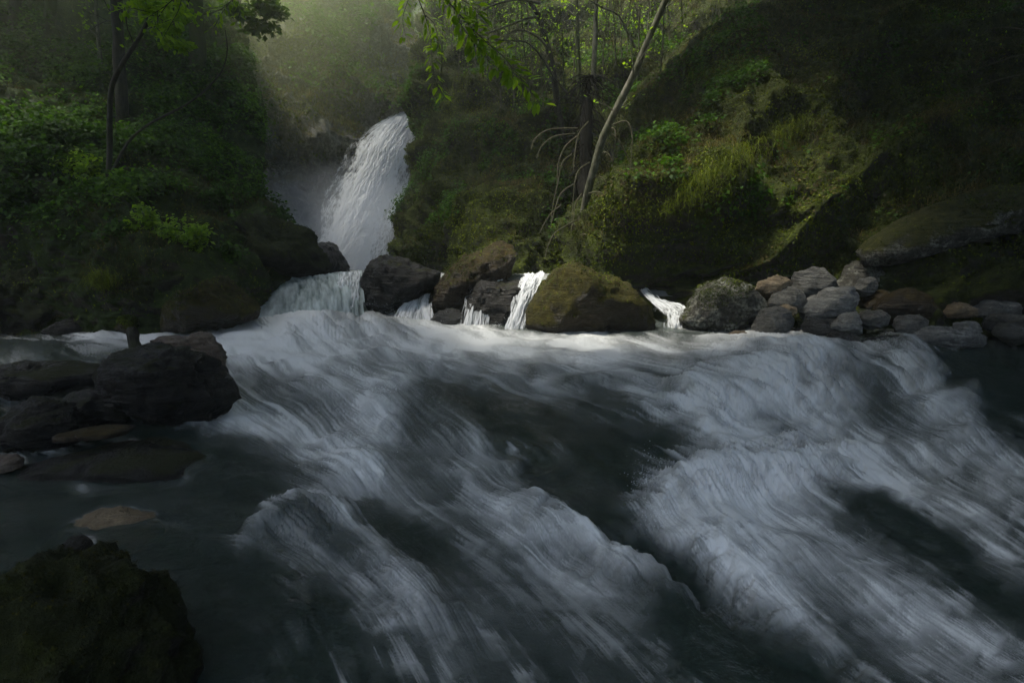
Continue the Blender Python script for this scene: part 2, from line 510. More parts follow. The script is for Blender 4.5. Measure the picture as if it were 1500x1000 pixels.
# wooded hillside far behind the fall
hx, hv = np.meshgrid(np.linspace(-45, 45, 120), np.linspace(1, 0, 90))
hP = np.stack([hx, 44 + hv * 26 + 0.012 * hx ** 2, 0 + hv * 46], -1)
hP = displace(hP, [('f', 0.12, 2.4), ('f', 0.5, 0.6)], 140)
terrain("far_hill", hP, M_bank, "wooded hillside far behind the waterfall")

# ground behind and beside the camera
for nm, sgn in (("near_left_bank", -1), ("near_right_bank", 1)):
    yy, vv = np.meshgrid(np.linspace(5.4 if sgn < 0 else 5.2, -14, 90), np.linspace(1, 0, 60))
    xx = sgn * (5.6 + vv * 11 - 0.12 * (yy - 4))
    bP = np.stack([xx, yy, -0.9 + vv * 11], -1)
    if sgn < 0: bP = bP[:, ::-1]
    bP = displace(bP, [('f', 0.35, 0.6), ('r', 0.9, 0.15), ('f', 3, 0.08)], 170)
    terrain(nm, bP, M_bank2)

# ------------------------------------------------------------------ river surface
def axis(lo, a, b, hi, step, coarse):
    d = np.arange(a, b + step, step)
    return np.concatenate([np.linspace(lo, a, coarse, endpoint=False), d, np.linspace(d[-1], hi, coarse + 1)[1:]]), coarse, len(d)

AX, ax0, axn = axis(-900, -180, 1740, 2500, 1.75, 14)
AY, ay0, ayn = axis(444, 452, 1060, 1700, 1.5, 14)
PX, PY = np.meshgrid(AX, AY)

FLOW = np.array([  # px, py, direction in the picture (0 right, 90 down), curl by hand from the photograph
 (150,500,8),(300,500,170),(430,490,60),(460,470,30),(400,520,22),(500,520,14),(600,500,8),(750,500,4),(900,500,5),(1200,510,8),(1450,525,8),
 (60,600,20),(200,620,10),(380,580,38),(520,560,32),(650,600,34),(800,560,20),(950,550,14),(1150,560,20),(1320,560,70),(1450,600,30),
 (300,640,8),(420,650,25),(560,650,95),(700,660,45),(850,680,42),(980,640,32),(1080,620,40),(1150,640,22),(1300,660,35),(1480,680,36),
 (150,740,-8),(250,750,0),(380,760,-20),(500,740,70),(600,760,28),(750,760,24),(900,780,42),(990,760,78),(1150,760,36),(1350,760,38),
 (300,870,30),(450,850,50),(600,860,58),(750,850,48),(900,850,40),(1050,860,42),(1250,870,42),(1450,860,38),
 (350,960,70),(550,960,72),(700,960,62),(850,950,50),(1050,950,45),(1250,960,43),(1450,960,40)], float)

def warp(px, py, amp, freq, seed):
    q = np.stack([px * freq, py * freq * 1.5, 0 * px + seed * 3.1], -1)
    return px + amp * fbm(q, seed, 3), py + 0.6 * amp * fbm(q + 7.7, seed + 1, 3)

# flow field on a coarse lattice, then spread over the grid
fx = np.zeros_like(PX); fy = np.zeros_like(PX); fw = np.zeros_like(PX)
for (x, y, a) in FLOW:
    w = np.exp(-(((PX - x) / 105) ** 2 + ((PY - y) / 62) ** 2) / 2) + 1e-7
    fx += w * math.cos(R(a)); fy += w * math.sin(R(a)); fw += w
q = np.stack([PX * 0.008, PY * 0.014, 0 * PX], -1)
ang = np.arctan2(fy, fx) + 0.26 * noise(q, 5)
fx, fy = np.cos(ang), np.sin(ang)
del q, fw

def lic(src, length, dense):
    """streaks: average src along the flow (index space of the dense block)"""
    u, v = dense
    ny, nx = src.shape
    acc = src.copy(); n = 1.0
    for sgn in (1, -1):
        X, Y = np.meshgrid(np.arange(nx, dtype=np.float32), np.arange(ny, dtype=np.float32))
        for k in range(length):
            xi = np.clip(X + 0.5, 0, nx - 1).astype(np.int32); yi = np.clip(Y + 0.5, 0, ny - 1).astype(np.int32)
            X = X + sgn * u[yi, xi]; Y = Y + sgn * v[yi, xi]
            xi = np.clip(X + 0.5, 0, nx - 1).astype(np.int32); yi = np.clip(Y + 0.5, 0, ny - 1).astype(np.int32)
            w = 0.5 + 0.5 * math.cos(math.pi * k / length)
            acc += w * src[yi, xi]; n += w
    return acc / n

def box(a, k):
    for ax in (0, 1):
        c = np.cumsum(np.concatenate([np.repeat(np.take(a, [0], ax), k + 1, ax), a, np.repeat(np.take(a, [-1], ax), k, ax)], ax), ax)
        n = a.shape[ax]
        a = (np.take(c, range(2 * k + 1, 2 * k + 1 + n), ax) - np.take(c, range(0, n), ax)) / (2 * k + 1)
    return a

def unit(a): return (a - a.mean()) / a.std()

dsl = (slice(ay0, ay0 + ayn), slice(ax0, ax0 + axn))
u_, v_ = fx[dsl].astype(np.float32), fy[dsl].astype(np.float32)
wn_ = rng.standard_normal((ayn, axn)).astype(np.float32)
lic_fine = unit(lic(wn_, 40, (u_, v_)))
lic_mid = unit(lic(unit(box(rng.standard_normal((ayn, axn)), 2)).astype(np.float32), 40, (u_ * 1.7, v_ * 1.7)))
lic_big = unit(lic(unit(box(box(rng.standard_normal((ayn, axn)), 11), 8)).astype(np.float32), 30, (u_ * 3, v_ * 3)))
lic_clump = unit(lic(unit(box(rng.standard_normal((ayn, axn)), 4)).astype(np.float32), 9, (u_, v_)))
def full(a):
    return a[np.clip(np.arange(len(AY)) - ay0, 0, ayn - 1)][:, np.clip(np.arange(len(AX)) - ax0, 0, axn - 1)]
lic_fine, lic_mid, lic_big, lic_clump = full(lic_fine), full(lic_mid), full(lic_big), full(lic_clump)

def blobs(px, py, table):
    s = np.zeros_like(px)
    for (x, y, sx, sy, a, amp) in table:
        c, d = math.cos(R(a)), math.sin(R(a))
        u = ((px - x) * c + (py - y) * d) / sx
        v = (-(px - x) * d + (py - y) * c) / sy
        s += amp * np.exp(-(u * u + v * v) / 2)
    return s

FOAM = [(640,600,170,60,30,0.22),(860,640,160,60,35,0.16),(290,560,80,30,10,0.22),(400,680,110,36,0,0.20),(720,900,200,70,45,0.16),(620,720,120,40,30,0.16),(330,780,110,40,0,0.14),(560,508,240,16,1,0.34),(470,532,140,14,6,0.30),(800,506,180,10,1,0.26),(350,512,60,12,5,0.3),  # px, py, half width, half height, tilt, amount
 (470,468,75,22,-5,1.0),(560,470,70,16,0,0.6),(420,490,90,16,4,0.65),(600,495,160,12,2,0.62),(760,492,120,9,0,0.45),(520,520,180,16,4,0.42),
 (820,520,160,14,4,0.38),(950,497,110,8,0,0.3),(400,545,60,22,25,0.35),(470,560,70,28,35,0.36),(620,540,120,14,8,0.28),(1010,520,80,10,5,0.25),
 (740,560,60,18,60,0.22),(880,555,70,14,12,0.42),(960,575,60,16,30,0.32),(1130,500,60,12,0,0.5),(1075,498,30,14,0,0.35),
 (590,565,28,14,-20,0.8),(535,610,26,34,10,0.75),(555,640,22,40,15,0.55),(500,660,38,36,20,0.62),(470,700,40,26,0,0.55),(560,700,50,22,20,0.45),(430,640,60,22,10,0.38),
 (400,600,60,22,10,0.35),(350,620,70,10,4,0.6),(250,612,50,8,4,0.75),(430,610,60,10,10,0.5),(330,585,30,10,30,0.4),
 (680,660,36,28,50,0.5),(720,690,40,16,40,0.42),(800,560,30,20,70,0.2),
 (1110,560,75,30,-18,1.05),(1200,548,70,26,5,0.95),(1030,610,34,30,60,0.95),(1090,640,40,26,40,0.8),(1160,600,80,24,15,0.55),(1240,600,60,30,40,0.62),
 (1340,545,34,34,55,1.0),(1375,600,40,36,55,0.75),(1420,650,70,30,35,0.62),(1480,690,60,24,35,0.5),
 (1130,690,80,26,-12,1.15),(1010,720,60,34,-20,1.05),(980,760,30,32,20,0.85),(1040,790,46,44,60,0.95),(1090,830,50,44,55,0.9),(1190,690,90,20,5,0.95),
 (1150,770,90,38,25,0.55),(1280,690,90,18,22,0.62),(1400,750,110,20,35,0.62),(1240,840,120,36,38,0.50),(1130,870,70,34,40,0.8),(1330,900,130,40,42,0.50),
 (1440,960,90,36,42,0.52),(1480,840,60,20,38,0.36),(1420,690,80,18,35,0.45),
 (820,770,90,12,28,0.62),(930,835,110,14,26,0.62),(1040,880,80,10,25,0.55),(700,745,70,14,14,0.38),(760,800,110,22,30,0.40),(860,830,90,22,34,0.42),(900,870,120,24,38,0.30),
 (420,755,56,8,-22,0.62),(500,775,60,11,25,0.55),(560,820,60,16,45,0.45),(450,810,70,24,10,0.35),(370,790,50,10,-15,0.4),(480,840,60,20,20,0.34),
 (590,860,44,16,25,0.55),(630,900,30,48,-18,0.36),(680,960,36,50,-22,0.36),(570,890,60,20,20,0.35),(440,880,16,36,10,0.42),(360,900,24,34,20,0.28),(350,860,30,16,30,0.3),
 (720,870,70,30,42,0.26),(820,930,110,34,45,0.22),(980,930,120,22,44,0.20),(540,960,20,40,-20,0.2),
 (45,572,70,14,4,0.7),(60,498,90,6,0,0.28),(200,495,120,8,0,0.32),(150,552,10,18,0,0.55),(20,545,30,12,0,0.35),(310,488,80,8,0,0.45),
 (330,650,60,8,5,0.2),(340,700,20,12,-30,0.35),(380,705,30,8,-10,0.3),(290,735,40,5,-8,0.22),(150,690,60,4,-6,0.18)]
DARK = [(860,640,110,30,38,0.22),(760,640,60,40,50,0.15),(960,640,70,18,25,0.35),(960,790,60,24,40,0.45),(1010,850,70,16,35,0.7),(1200,640,60,14,18,0.3),
 (1170,665,26,12,0,0.3),(1440,560,110,36,12,0.7),(1290,600,30,18,30,0.3),(1000,930,170,34,32,0.4),(1180,970,120,26,38,0.6),(780,910,90,50,50,0.3),(1060,960,120,30,35,0.4),
 (300,690,120,36,0,0.4),(200,760,150,60,0,0.5),(150,900,180,90,0,0.6),(640,720,60,14,15,0.3),(520,800,40,14,20,0.3),(620,800,60,22,25,0.25),(1330,760,70,22,35,0.35),
 (1380,820,80,20,36,0.3),(300,950,120,60,0,0.4),(640,570,80,20,20,0.1),(720,610,90,26,30,0.15),(850,590,80,20,25,0.1),(1100,545,40,8,0,0.0)]
wx, wy = warp(PX, PY, 26, 0.011, 31)
wx, wy = warp(wx, wy, 9, 0.04, 37)
fringe = 9.0 * (0.6 * lic_mid + 0.5 * lic_fine)
wx, wy = wx + fx * fringe, wy + fy * fringe
foam0 = blobs(wx, wy, FOAM) * (0.86 + 0.3 * sstep(560, 480, PY)) - blobs(wx, wy, DARK) * 0.85
base = np.clip(foam0, 0, 1.25)
act = 0.10 + 0.9 * np.clip(base * 1.5, 0, 1)
strk = np.clip(0.64 + 0.045 * lic_mid + 0.20 * lic_big + 0.06 * lic_fine + 0.08 * lic_clump * sstep(900, 560, PY), 0, 1.7)
q = np.stack([wx * 0.03, wy * 0.045, 0 * wx], -1)
strk = strk * (1 + 0.8 * fbm(q, 44, 4))
dk = np.clip(blobs(wx, wy, DARK) * 2.2, 0, 1)
wisp = (0.58 + 0.10 * sstep(640, 500, PY)) * sstep(-0.2, 2.2, 0.7 * lic_big + 0.3 * lic_mid + 0.12 * lic_fine + 0.9 * fbm(q * 0.6, 48, 3)) * (1 - 0.75 * dk) * (0.25 + 0.75 * sstep(0, 420, PX + 0 * PY))
foam = base * (0.24 + 0.64 * strk) + wisp + 0.03 * act * np.clip(lic_fine + lic_mid, -1, 3)
foam = np.clip(foam, 0, 1)
foam *= sstep(-700, -170, PX) * sstep(2300, 1730, PX) * sstep(1500, 1050, PY)

HEIGHT = [  # swells, ledges and holes; metres
 (470,462,55,18,-5,0.24),(560,470,50,14,0,0.10),
 (1110,555,85,26,-15,0.20),(1215,545,70,24,5,0.20),(1335,535,34,26,40,0.20),(1035,605,30,24,60,0.10),(1395,600,60,24,50,0.10),
 (960,640,80,20,30,-0.08),(930,700,50,24,40,-0.08),(1010,715,60,26,-15,0.13),(1140,690,90,20,-8,0.14),(1230,650,90,16,15,-0.10),(1050,790,50,40,60,0.07),
 (1010,850,80,20,35,-0.12),(1120,860,70,30,40,0.07),(1180,960,130,26,38,-0.07),(1440,560,100,26,12,-0.05),
 (640,585,80,24,25,0.12),(560,600,40,20,30,0.08),(470,640,60,24,0,-0.07),(520,665,34,26,10,0.06),(430,600,60,18,10,-0.04),(760,660,80,20,40,-0.06),(690,665,40,22,45,0.06),
 (430,765,56,16,-8,0.10),(520,790,56,18,30,0.06),(610,870,50,22,30,0.07),(500,830,40,14,20,-0.04),(820,775,110,14,28,0.05),(930,840,110,14,26,0.06),(860,900,140,30,40,-0.03),
 (440,895,20,24,0,0.05),(760,555,40,12,40,-0.05),(880,560,50,10,12,0.05),(620,535,90,10,6,0.05),(470,555,40,14,30,0.06),(400,570,40,10,30,-0.05),
 (1130,498,50,10,0,0.07),(60,520,130,14,0,0.12),(60,575,90,16,0,-0.08),(250,620,60,10,0,0.03)]
hz = blobs(wx, wy, HEIGHT)
dxr, dyr, dzr = rays(PX, PY)
tt = (CAM_H + 9.6 * SLOPE) / (SLOPE * dyr - dzr)
WX, WY = dxr * tt, dyr * tt
WZ = z_mean(WY)
turb = 0.35 + 0.65 * np.clip(base, 0, 1)
qw = np.stack([WX * 1.5, WY * 1.5, 0 * WX], -1)
dep = np.clip(WY / 6, 0.25, 1.2)
WZ = WZ + hz + turb * (0.075 * fbm(qw, 61, 2)) + dep * (0.005 * lic_big + 0.0006 * lic_fine * turb)
WZ = WZ + 0.005 * fbm(qw * 5, 66, 3) * turb + 0.005 * ridged(qw * 2.2, 68, 2) * turb
# behind the camera and far beside it the stream simply goes on
P_w = np.stack([WX, WY, WZ], -1)
row_back = []
for yb in (0.4, -1.5, -4, -9, -14):
    row = P_w[-1].copy()
    row[:, 0] = np.clip(P_w[-1][:, 0] * 1.5, -9, 9)
    row[:, 1] = yb
    row[:, 2] = z_mean(yb)
    row_back.append(row)
nb = len(row_back)
P_w = np.concatenate([P_w, np.array(row_back)], 0)
foam_w = np.concatenate([foam, np.repeat(foam[-1:], nb, 0)], 0)

def water_mat():
    m, nt, out = new_mat("stream water")
    g = NT(nt)
    a = g.n("ShaderNodeAttribute"); a.attribute_name = "foam"
    tc = g.n("ShaderNodeTexCoord")
    geo = g.n("ShaderNodeNewGeometry")
    n1 = g.noise(geo.outputs["Position"], 11, 7, 0.72, 0.6)
    nb_ = g.bump(n1, 0.7, 0.035)
    # clear green water: surface gloss over a dim see-through body
    body = g.n("ShaderNodeBsdfDiffuse"); body.inputs["Color"].default_value = (0.020, 0.034, 0.028, 1)
    tr = g.n("ShaderNodeBsdfTransparent"); tr.inputs["Color"].default_value = (0.42, 0.60, 0.48, 1)
    mx1 = g.n("ShaderNodeMixShader"); mx1.inputs[0].default_value = 0.36
    g.l(body.outputs[0], mx1.inputs[1]); g.l(tr.outputs[0], mx1.inputs[2])
    gl = g.n("ShaderNodeBsdfGlossy"); gl.inputs["Roughness"].default_value = 0.11
    gl.inputs["Color"].default_value = (0.9, 0.9, 0.9, 1)
    g.l(nb_, gl.inputs["Normal"])
    fr = g.n("ShaderNodeFresnel"); fr.inputs["IOR"].default_value = 1.33
    g.l(nb_, fr.inputs["Normal"])
    mx2 = g.n("ShaderNodeMixShader")
    g.l(g.math('MULTIPLY', fr.outputs[0], 0.85), mx2.inputs[0])
    g.l(mx1.outputs[0], mx2.inputs[1]); g.l(gl.outputs[0], mx2.inputs[2])
    fo = g.n("ShaderNodeBsdfPrincipled")
    fo.inputs["Base Color"].default_value = (0.77, 0.785, 0.775, 1)
    fo.inputs["Roughness"].default_value = 0.6
    fo.inputs["Specular IOR Level"].default_value = 0.3
    mx3 = g.n("ShaderNodeMixShader")
    g.l(g.ramp(a.outputs["Fac"], [(0.0, 0.0), (0.2, 0.085), (0.5, 0.32), (1.0, 0.74)]), mx3.inputs[0])
    g.l(mx2.outputs[0], mx3.inputs[1]); g.l(fo.outputs[0], mx3.inputs[2])
    g.l(mx3.outputs[0], out.inputs[0])
    return m
M_water = water_mat()
me = mesh_np("river", P_w.reshape(-1, 3), grid_faces(*P_w.shape[:2]), [M_water], attrs={"foam": foam_w.ravel()})
river = tag(link("river", me), "fast dark green stream streaked with white foam", None, None, 'structure')

def water_z(px, py):
    """surface height and distance of the stream at a picture position"""
    j = int(np.argmin(abs(AX - px))); i = int(np.argmin(abs(AY - py)))
    return P_w[i, j]

# stream bed under the clear water
bx, by = np.meshgrid(np.linspace(-10, 12, 260), np.linspace(12.5, -4, 220))
bz = z_mean(by) - 0.42 + 0.16 * fbm(np.stack([bx * 0.9, by * 0.9, 0 * bx], -1), 71, 4) + 0.07 * ridged(np.stack([bx * 1.7, by * 1.7, 0 * bx], -1), 77, 3)
terrain("stream_bed", np.stack([bx, by, bz], -1), M_bed)

# upper pool behind the boulders
ux, uy = np.meshgrid(np.linspace(-9, 6, 150), np.linspace(24, 10.75, 130))
uz = POOL_Z + 0.02 * fbm(np.stack([ux * 1.3, uy * 1.3, 0 * ux], -1), 81, 3) - 0.5 * np.clip(11.2 - uy, 0, 1) ** 2
uz = uz - 0.55 * sstep(-3.0, -4.4, ux) * sstep(14.5, 11.2, uy) - 0.30 * sstep(1.4, 2.5, ux) * sstep(13.5, 11, uy)
uf = np.clip(0.35 + 0.35 * fbm(np.stack([ux * 0.8, uy * 0.5, 0 * ux], -1), 83, 4), 0, 1)
me = mesh_np("upper_pool", np.stack([ux, uy, uz], -1).reshape(-1, 3), grid_faces(*ux.shape), [M_water], attrs={"foam": uf.ravel()})
tag(link("upper_pool", me), "misty pool at the foot of the waterfall", None, None, 'structure')

# ------------------------------------------------------------------ falling water
def fall_mat(name, tint=(0.88, 0.90, 0.92), thin=(0.36, 0.40, 0.41)):
    m, nt, out = new_mat(name)
    g = NT(nt)
    a = g.n("ShaderNodeAttribute"); a.attribute_name = "foam"
    o = g.n("ShaderNodeAttribute"); o.attribute_name = "cover"
    col = g.mix(g.ramp(a.outputs["Fac"], [(0.0, 0.0), (0.75, 1.0)]), thin, tint)
    d = principled(g, col, 0.8, None, 0.1)
    t = g.n("ShaderNodeBsdfTranslucent"); g.l(col, t.inputs["Color"])
    mx = g.n("ShaderNodeMixShader"); mx.inputs[0].default_value = 0.5
    g.l(d.outputs[0], mx.inputs[1]); g.l(t.outputs[0], mx.inputs[2])
    tr = g.n("ShaderNodeBsdfTransparent")
    m2 = g.n("ShaderNodeMixShader")
    g.l(o.outputs["Fac"], m2.inputs[0]); g.l(tr.outputs[0], m2.inputs[1]); g.l(mx.outputs[0], m2.inputs[2])
    g.l(m2.outputs[0], out.inputs[0])
    return m
M_fall = fall_mat("white falling water")
M_chute = fall_mat("smooth green chute water", (0.70, 0.78, 0.78), (0.09, 0.13, 0.12))

def fall_sheet(name, rows, nr, nc, mat, seed, stretch, amp, edge=0.18, foam_bias=0.6, foam_gain=0.5, cover_bias=1.0, cover_gain=0.0, bulge=0.0, top_fade=0.0, fine=1.0):
    """a falling curtain: rows of (pxL, pyL, YL, pxR, pyR, YR) from lip to foot"""
    c = []
    for r in rows:
        r = np.array(r, float).reshape(-1, 3)
        if len(r) == 2:
            t = np.linspace(0, 1, 6)[:, None]
            r = r[0] * (1 - t) + r[1] * t
            r[:, 2] -= bulge * np.sin(np.pi * t[:, 0])
        c.append(r)
    P = sheet(c, nr, nc)
    V, U = np.meshgrid(np.linspace(0, 1, nr), np.linspace(0, 1, nc), indexing='ij')
    L = np.linalg.norm(np.diff(P[:, nc // 2], axis=0), axis=1).sum()
    Wd = np.linalg.norm(np.diff(P[nr // 2], axis=0), axis=1).sum()
    q = np.stack([U * Wd, V * L / stretch, 0 * U], -1)
    fr = 9.0 / Wd * fine
    n1 = fbm(q * fr * 0.5, seed, 4, 0.6)
    n2 = fbm(q * np.array([fr * 3.2, fr * 2.4, 1]), seed + 4, 3, 0.6)
    N = normals_grid(P)
    P = P + N * (amp * (0.8 * n1 + 0.45 * n2))[..., None]
    foam = np.clip(foam_bias + foam_gain * (0.7 * n1 + 0.6 * n2), 0, 1)
    e = np.minimum(U, 1 - U) + 0.12 * n1 + 0.10 * n2
    cov = sstep(0.0, edge, e) * np.clip(cover_bias + cover_gain * (0.6 * n1 + 0.9 * n2), 0, 1)
    if top_fade: cov *= sstep(0, top_fade, V)
    me = mesh_np(name, P.reshape(-1, 3), grid_faces(nr, nc), [mat], attrs={"foam": foam.ravel(), "cover": cov.ravel()})
    return link(name, me), P

wf, P_fall = fall_sheet("waterfall", [
 (602,157,25.6, 622,155,26.2),(574,168,22.2, 624,166,24.2),(519,203,20.6, 622,205,22.4),(499,240,20.0, 616,245,21.6),
 (474,285,19.5, 603,292,20.9),(456,335,19.1, 586,335,20.3),(442,375,18.7, 570,380,19.8),(446,412,18.4, 562,412,19.4)],
 560, 320, M_fall, 201, 3.6, 0.035, 0.26, 0.82, 0.26, bulge=0.7, fine=3.0)
tag(wf, "tall white waterfall pouring down the gorge beneath the brown grassy cliff", "waterfall")

ch, _ = fall_sheet("chute", [
 [(352,427,12.3),(430,408,11.9),(480,401,11.6),(530,397,11.2)],[(352,438,11.5),(430,419,11.1),(483,409,10.9),(531,407,10.7)],
 [(350,457,10.8),(430,438,10.5),(487,426,10.35),(533,428,10.4)],[(345,478,10.2),(430,464,10.0),(490,452,9.95),(535,456,10.1)],[(345,500,9.7),(430,505,9.5),(490,505,9.6),(535,495,9.8)]],
 150, 200, M_chute, 221, 4.5, 0.05, 0.02, 0.42, 0.50)
tag(ch, "smooth broad chute of grey green water left of the dark pointed boulder", "chute")

for (lab, rows, sd_, cb, cg) in [
  ("thin stringy curtain of water beside the smooth chute", [(496,399,10.9,530,398,10.8),(494,412,10.6,530,410,10.55),(491,428,10.4,528,428,10.35),(487,452,10.1,526,455,10.1)], 231, 0.62, 0.9),
  ("foaming cascade between the pointed boulder and the brown boulder", [(612,417,10.9,640,414,10.9),(599,434,10.5,634,432,10.5),(582,455,10.1,634,452,10.15),(566,484,9.7,642,484,9.75)], 237, 0.9, 0.6),
  ("small cascade spilling over a low rock, left of the two thin ones", [(690,409,10.8,742,403,10.8),(684,420,10.35,738,411,10.4),(680,445,10.0,722,438,10.1),(670,486,9.6,716,486,9.75)], 241, 0.85, 0.8),
  ("narrow cascade falling against the left side of the big mossy boulder", [(768,401,10.6,799,398,10.6),(760,413,10.2,795,411,10.2),(751,440,9.85,783,440,9.85),(739,486,9.5,768,486,9.5)], 247, 0.95, 0.7),
  ("slanting run of water right of the big mossy boulder", [(932,418,11.0,942,418,11.0),(944,434,10.5,964,436,10.5),(964,453,10.1,1000,449,10.1),(972,464,9.8,1010,461,9.8),(972,486,9.6,1012,486,9.6)], 251, 0.85, 0.8)]:
    o, _ = fall_sheet("cascade", rows, 150, 90, M_fall, sd_, 7.5, 0.05, 0.12, 0.62, 0.5, cb, cg, bulge=0.06)
    tag(o, lab, "cascade", "cascades spilling between the boulders")

# ------------------------------------------------------------------ rocks
_ico = {}
RV = []
def ico(sub):
    if sub not in _ico:
        import bmesh
        bm = bmesh.new()
        bmesh.ops.create_icosphere(bm, subdivisions=sub, radius=1)
        _ico[sub] = (np.array([v.co[:] for v in bm.verts]), np.array([[v.index for v in f.verts] for f in bm.faces]))
        bm.free()
    return _ico[sub]

def rock(name, label, outline, Y, thick, mat, seed, group=None, cat="rock", sub=5, facets=16, cut=(0.72, 0.98), rough=1.0, parent=None, tilt=0.0, strata=0.0):
    """a stone with the outline seen in the photograph, its own depth, chipped faces and worn relief"""
    r = np.random.default_rng(seed)
    o = np.array(outline, float)
    c0 = (o.min(0) + o.max(0)) / 2
    C = at(c0[0], c0[1], Y)
    pts = at(o[:, 0], o[:, 1], Y) - C
    th = np.arctan2(pts[:, 2], pts[:, 0]); rr = np.hypot(pts[:, 0], pts[:, 2])
    k = np.argsort(th); th, rr = th[k], rr[k]
    # dense outline by walking the polygon's straight sides
    X, Z = pts[k, 0], pts[k, 2]
    X = np.append(X, X[0]); Z = np.append(Z, Z[0])
    s = np.linspace(0, 1, 14)[:-1]
    dx = (X[:-1, None] * (1 - s) + X[1:, None] * s).ravel(); dz = (Z[:-1, None] * (1 - s) + Z[1:, None] * s).ravel()
    dth = np.arctan2(dz, dx); dr = np.hypot(dx, dz)
    k = np.argsort(dth); dth, dr = dth[k], dr[k]
    dth = np.concatenate([dth[-3:] - 2 * np.pi, dth, dth[:3] + 2 * np.pi]); dr = np.concatenate([dr[-3:], dr, dr[:3]])
    S, F = ico(sub)
    q = S.copy()
    for _ in range(facets):
        n = r.normal(size=3); n[1] *= 1.3; n /= np.linalg.norm(n)
        d = r.uniform(*cut)
        h = np.maximum(q @ n - d, 0)
        q = q - h[:, None] * n * 0.92
    rho = np.hypot(q[:, 0], q[:, 2])
    t = np.arctan2(q[:, 2], q[:, 0])
    rad = np.interp(t, dth, dr)
    shape = np.minimum(rho, 1) ** 0.86 / 1.0
    P = np.stack([np.cos(t) * rad * shape, q[:, 1] * thick, np.sin(t) * rad * shape], -1)
    size = float(rr.mean())
    N = P / (np.linalg.norm(P, axis=1, keepdims=True) + 1e-6)
    f = 1.0 / size
    dsp = 0.085 * fbm(P * f * 1.5 + seed, seed, 4) + 0.045 * ridged(P * f * 3.0 + seed, seed + 2, 3) + 0.026 * ridged(P * f * 7, seed + 5, 3) + 0.012 * fbm(P * f * 18, seed + 7, 2)
    if strata:
        bed = P @ np.array([0.25, 0.15, 0.95]) * f * 7 + 0.8 * noise(P * f * 1.2, seed + 8)
        dsp = dsp + strata * (np.abs((bed % 1) - 0.5) * 2 - 0.5) * 0.05
    P = P + N * (size * 1.35 * rough * (dsp - dsp.mean() - 0.02))[:, None]
    me = mesh_np(name, P, F, [mat])
    RV.append(P + C)
    ob = link(name, me, parent, Vector(C) if parent is None else Vector(C) - parent.location)
    if parent is None: tag(ob, label, cat, group)
    return ob

G_DAM = "boulders across the head of the stream"
G_BAR = "stones heaped on the right shore"
G_NEAR = "rocks in the stream by the near left"
rk = rock
rk("boulder", "dark pointed boulder splitting the flow below the waterfall", [(524,410),(545,383),(568,370),(600,378),(622,388),(643,400),(640,420),(610,448),(570,470),(535,460),(522,438)], 10.75, 0.75, M_darkrock, 1, G_DAM, "boulder", 5)
rk("boulder", "leaning brown boulder right of the dark pointed boulder", [(624,450),(636,418),(662,388),(700,362),(735,352),(760,372),(760,410),(722,420),(700,450),(672,478),(640,470)], 10.9, 0.9, M_brownrock, 2, G_DAM, "boulder", 5)
rk("boulder", "low dark rock with the small cascade running over it", [(682,440),(700,412),(740,404),(772,412),(770,460),(745,492),(690,494),(672,470)], 10.3, 0.55, M_darkrock, 3, G_DAM, "boulder", 5)
rk("boulder", "big mossy pyramid boulder with a bright green cap in mid stream", [(760,480),(775,440),(795,410),(818,388),(838,377),(868,386),(905,402),(935,425),(962,452),(970,475),(955,500),(860,508),(775,505)], 9.75, 0.85, M_mossrock, 14, G_DAM, "boulder", 5, cut=(0.7, 0.95))
rk("boulder", "rounded speckled grey boulder right of the mossy pyramid", [(982,472),(1005,440),(1035,414),(1065,404),(1090,408),(1112,430),(1125,465),(1100,492),(1040,496),(990,492)], 9.55, 0.7, M_speckle, 5, G_DAM, "boulder", 5)
rk("boulder", "small wet rock at the foot of the brown boulder", [(622,470),(640,452),(668,450),(690,466),(680,490),(630,490)], 10.0, 0.3, M_wetrock, 6, G_DAM, "boulder", 4)
rk("boulder", "wet dark rock beside the foot of the waterfall", [(566,392),(580,340),(604,300),(618,290),(632,330),(628,380),(612,420),(575,425)], 17.6, 1.2, M_wetrock, 7, None, "boulder", 5)
rk("boulder", "grey pointed outcrop just left of the waterfall foot", [(446,402),(452,372),(464,354),(476,347),(486,353),(498,372),(508,393),(505,415),(460,420)], 14.6, 1.0, M_wetrock, 8, None, "boulder", 5)
rk("boulder", "dark sloping outcrop above the smooth chute", [(330,400),(345,352),(372,318),(400,312),(430,328),(462,350),(480,372),(486,396),(465,405),(420,412),(380,424),(340,424)], 12.4, 1.5, M_bankrock, 29, None, "boulder", 5, rough=1.3)
rk("boulder", "mossy rock toe of the left bank dipping into the pool", [(235,470),(250,440),(290,418),(322,405),(350,425),(370,446),(380,462),(374,474),(340,484),(300,490),(240,490)], 9.3, 0.9, M_mossrock, 17, None, "boulder", 5)
rk("boulder", "dark mossy boulder at the foot of the left bank under the ferns", [(110,470),(124,430),(170,396),(235,388),(280,405),(300,436),(280,480),(200,492),(120,490)], 9.7, 0.7, M_bankrock, 18, None, "boulder", 5, rough=2.2)
rk("boulder", "broad dark rock low on the far left bank", [(-60,470),(-40,420),(10,398),(70,402),(105,435),(120,470),(90,492),(-40,500)], 9.4, 0.7, M_bankrock, 19, None, "boulder", 5, rough=2.2)

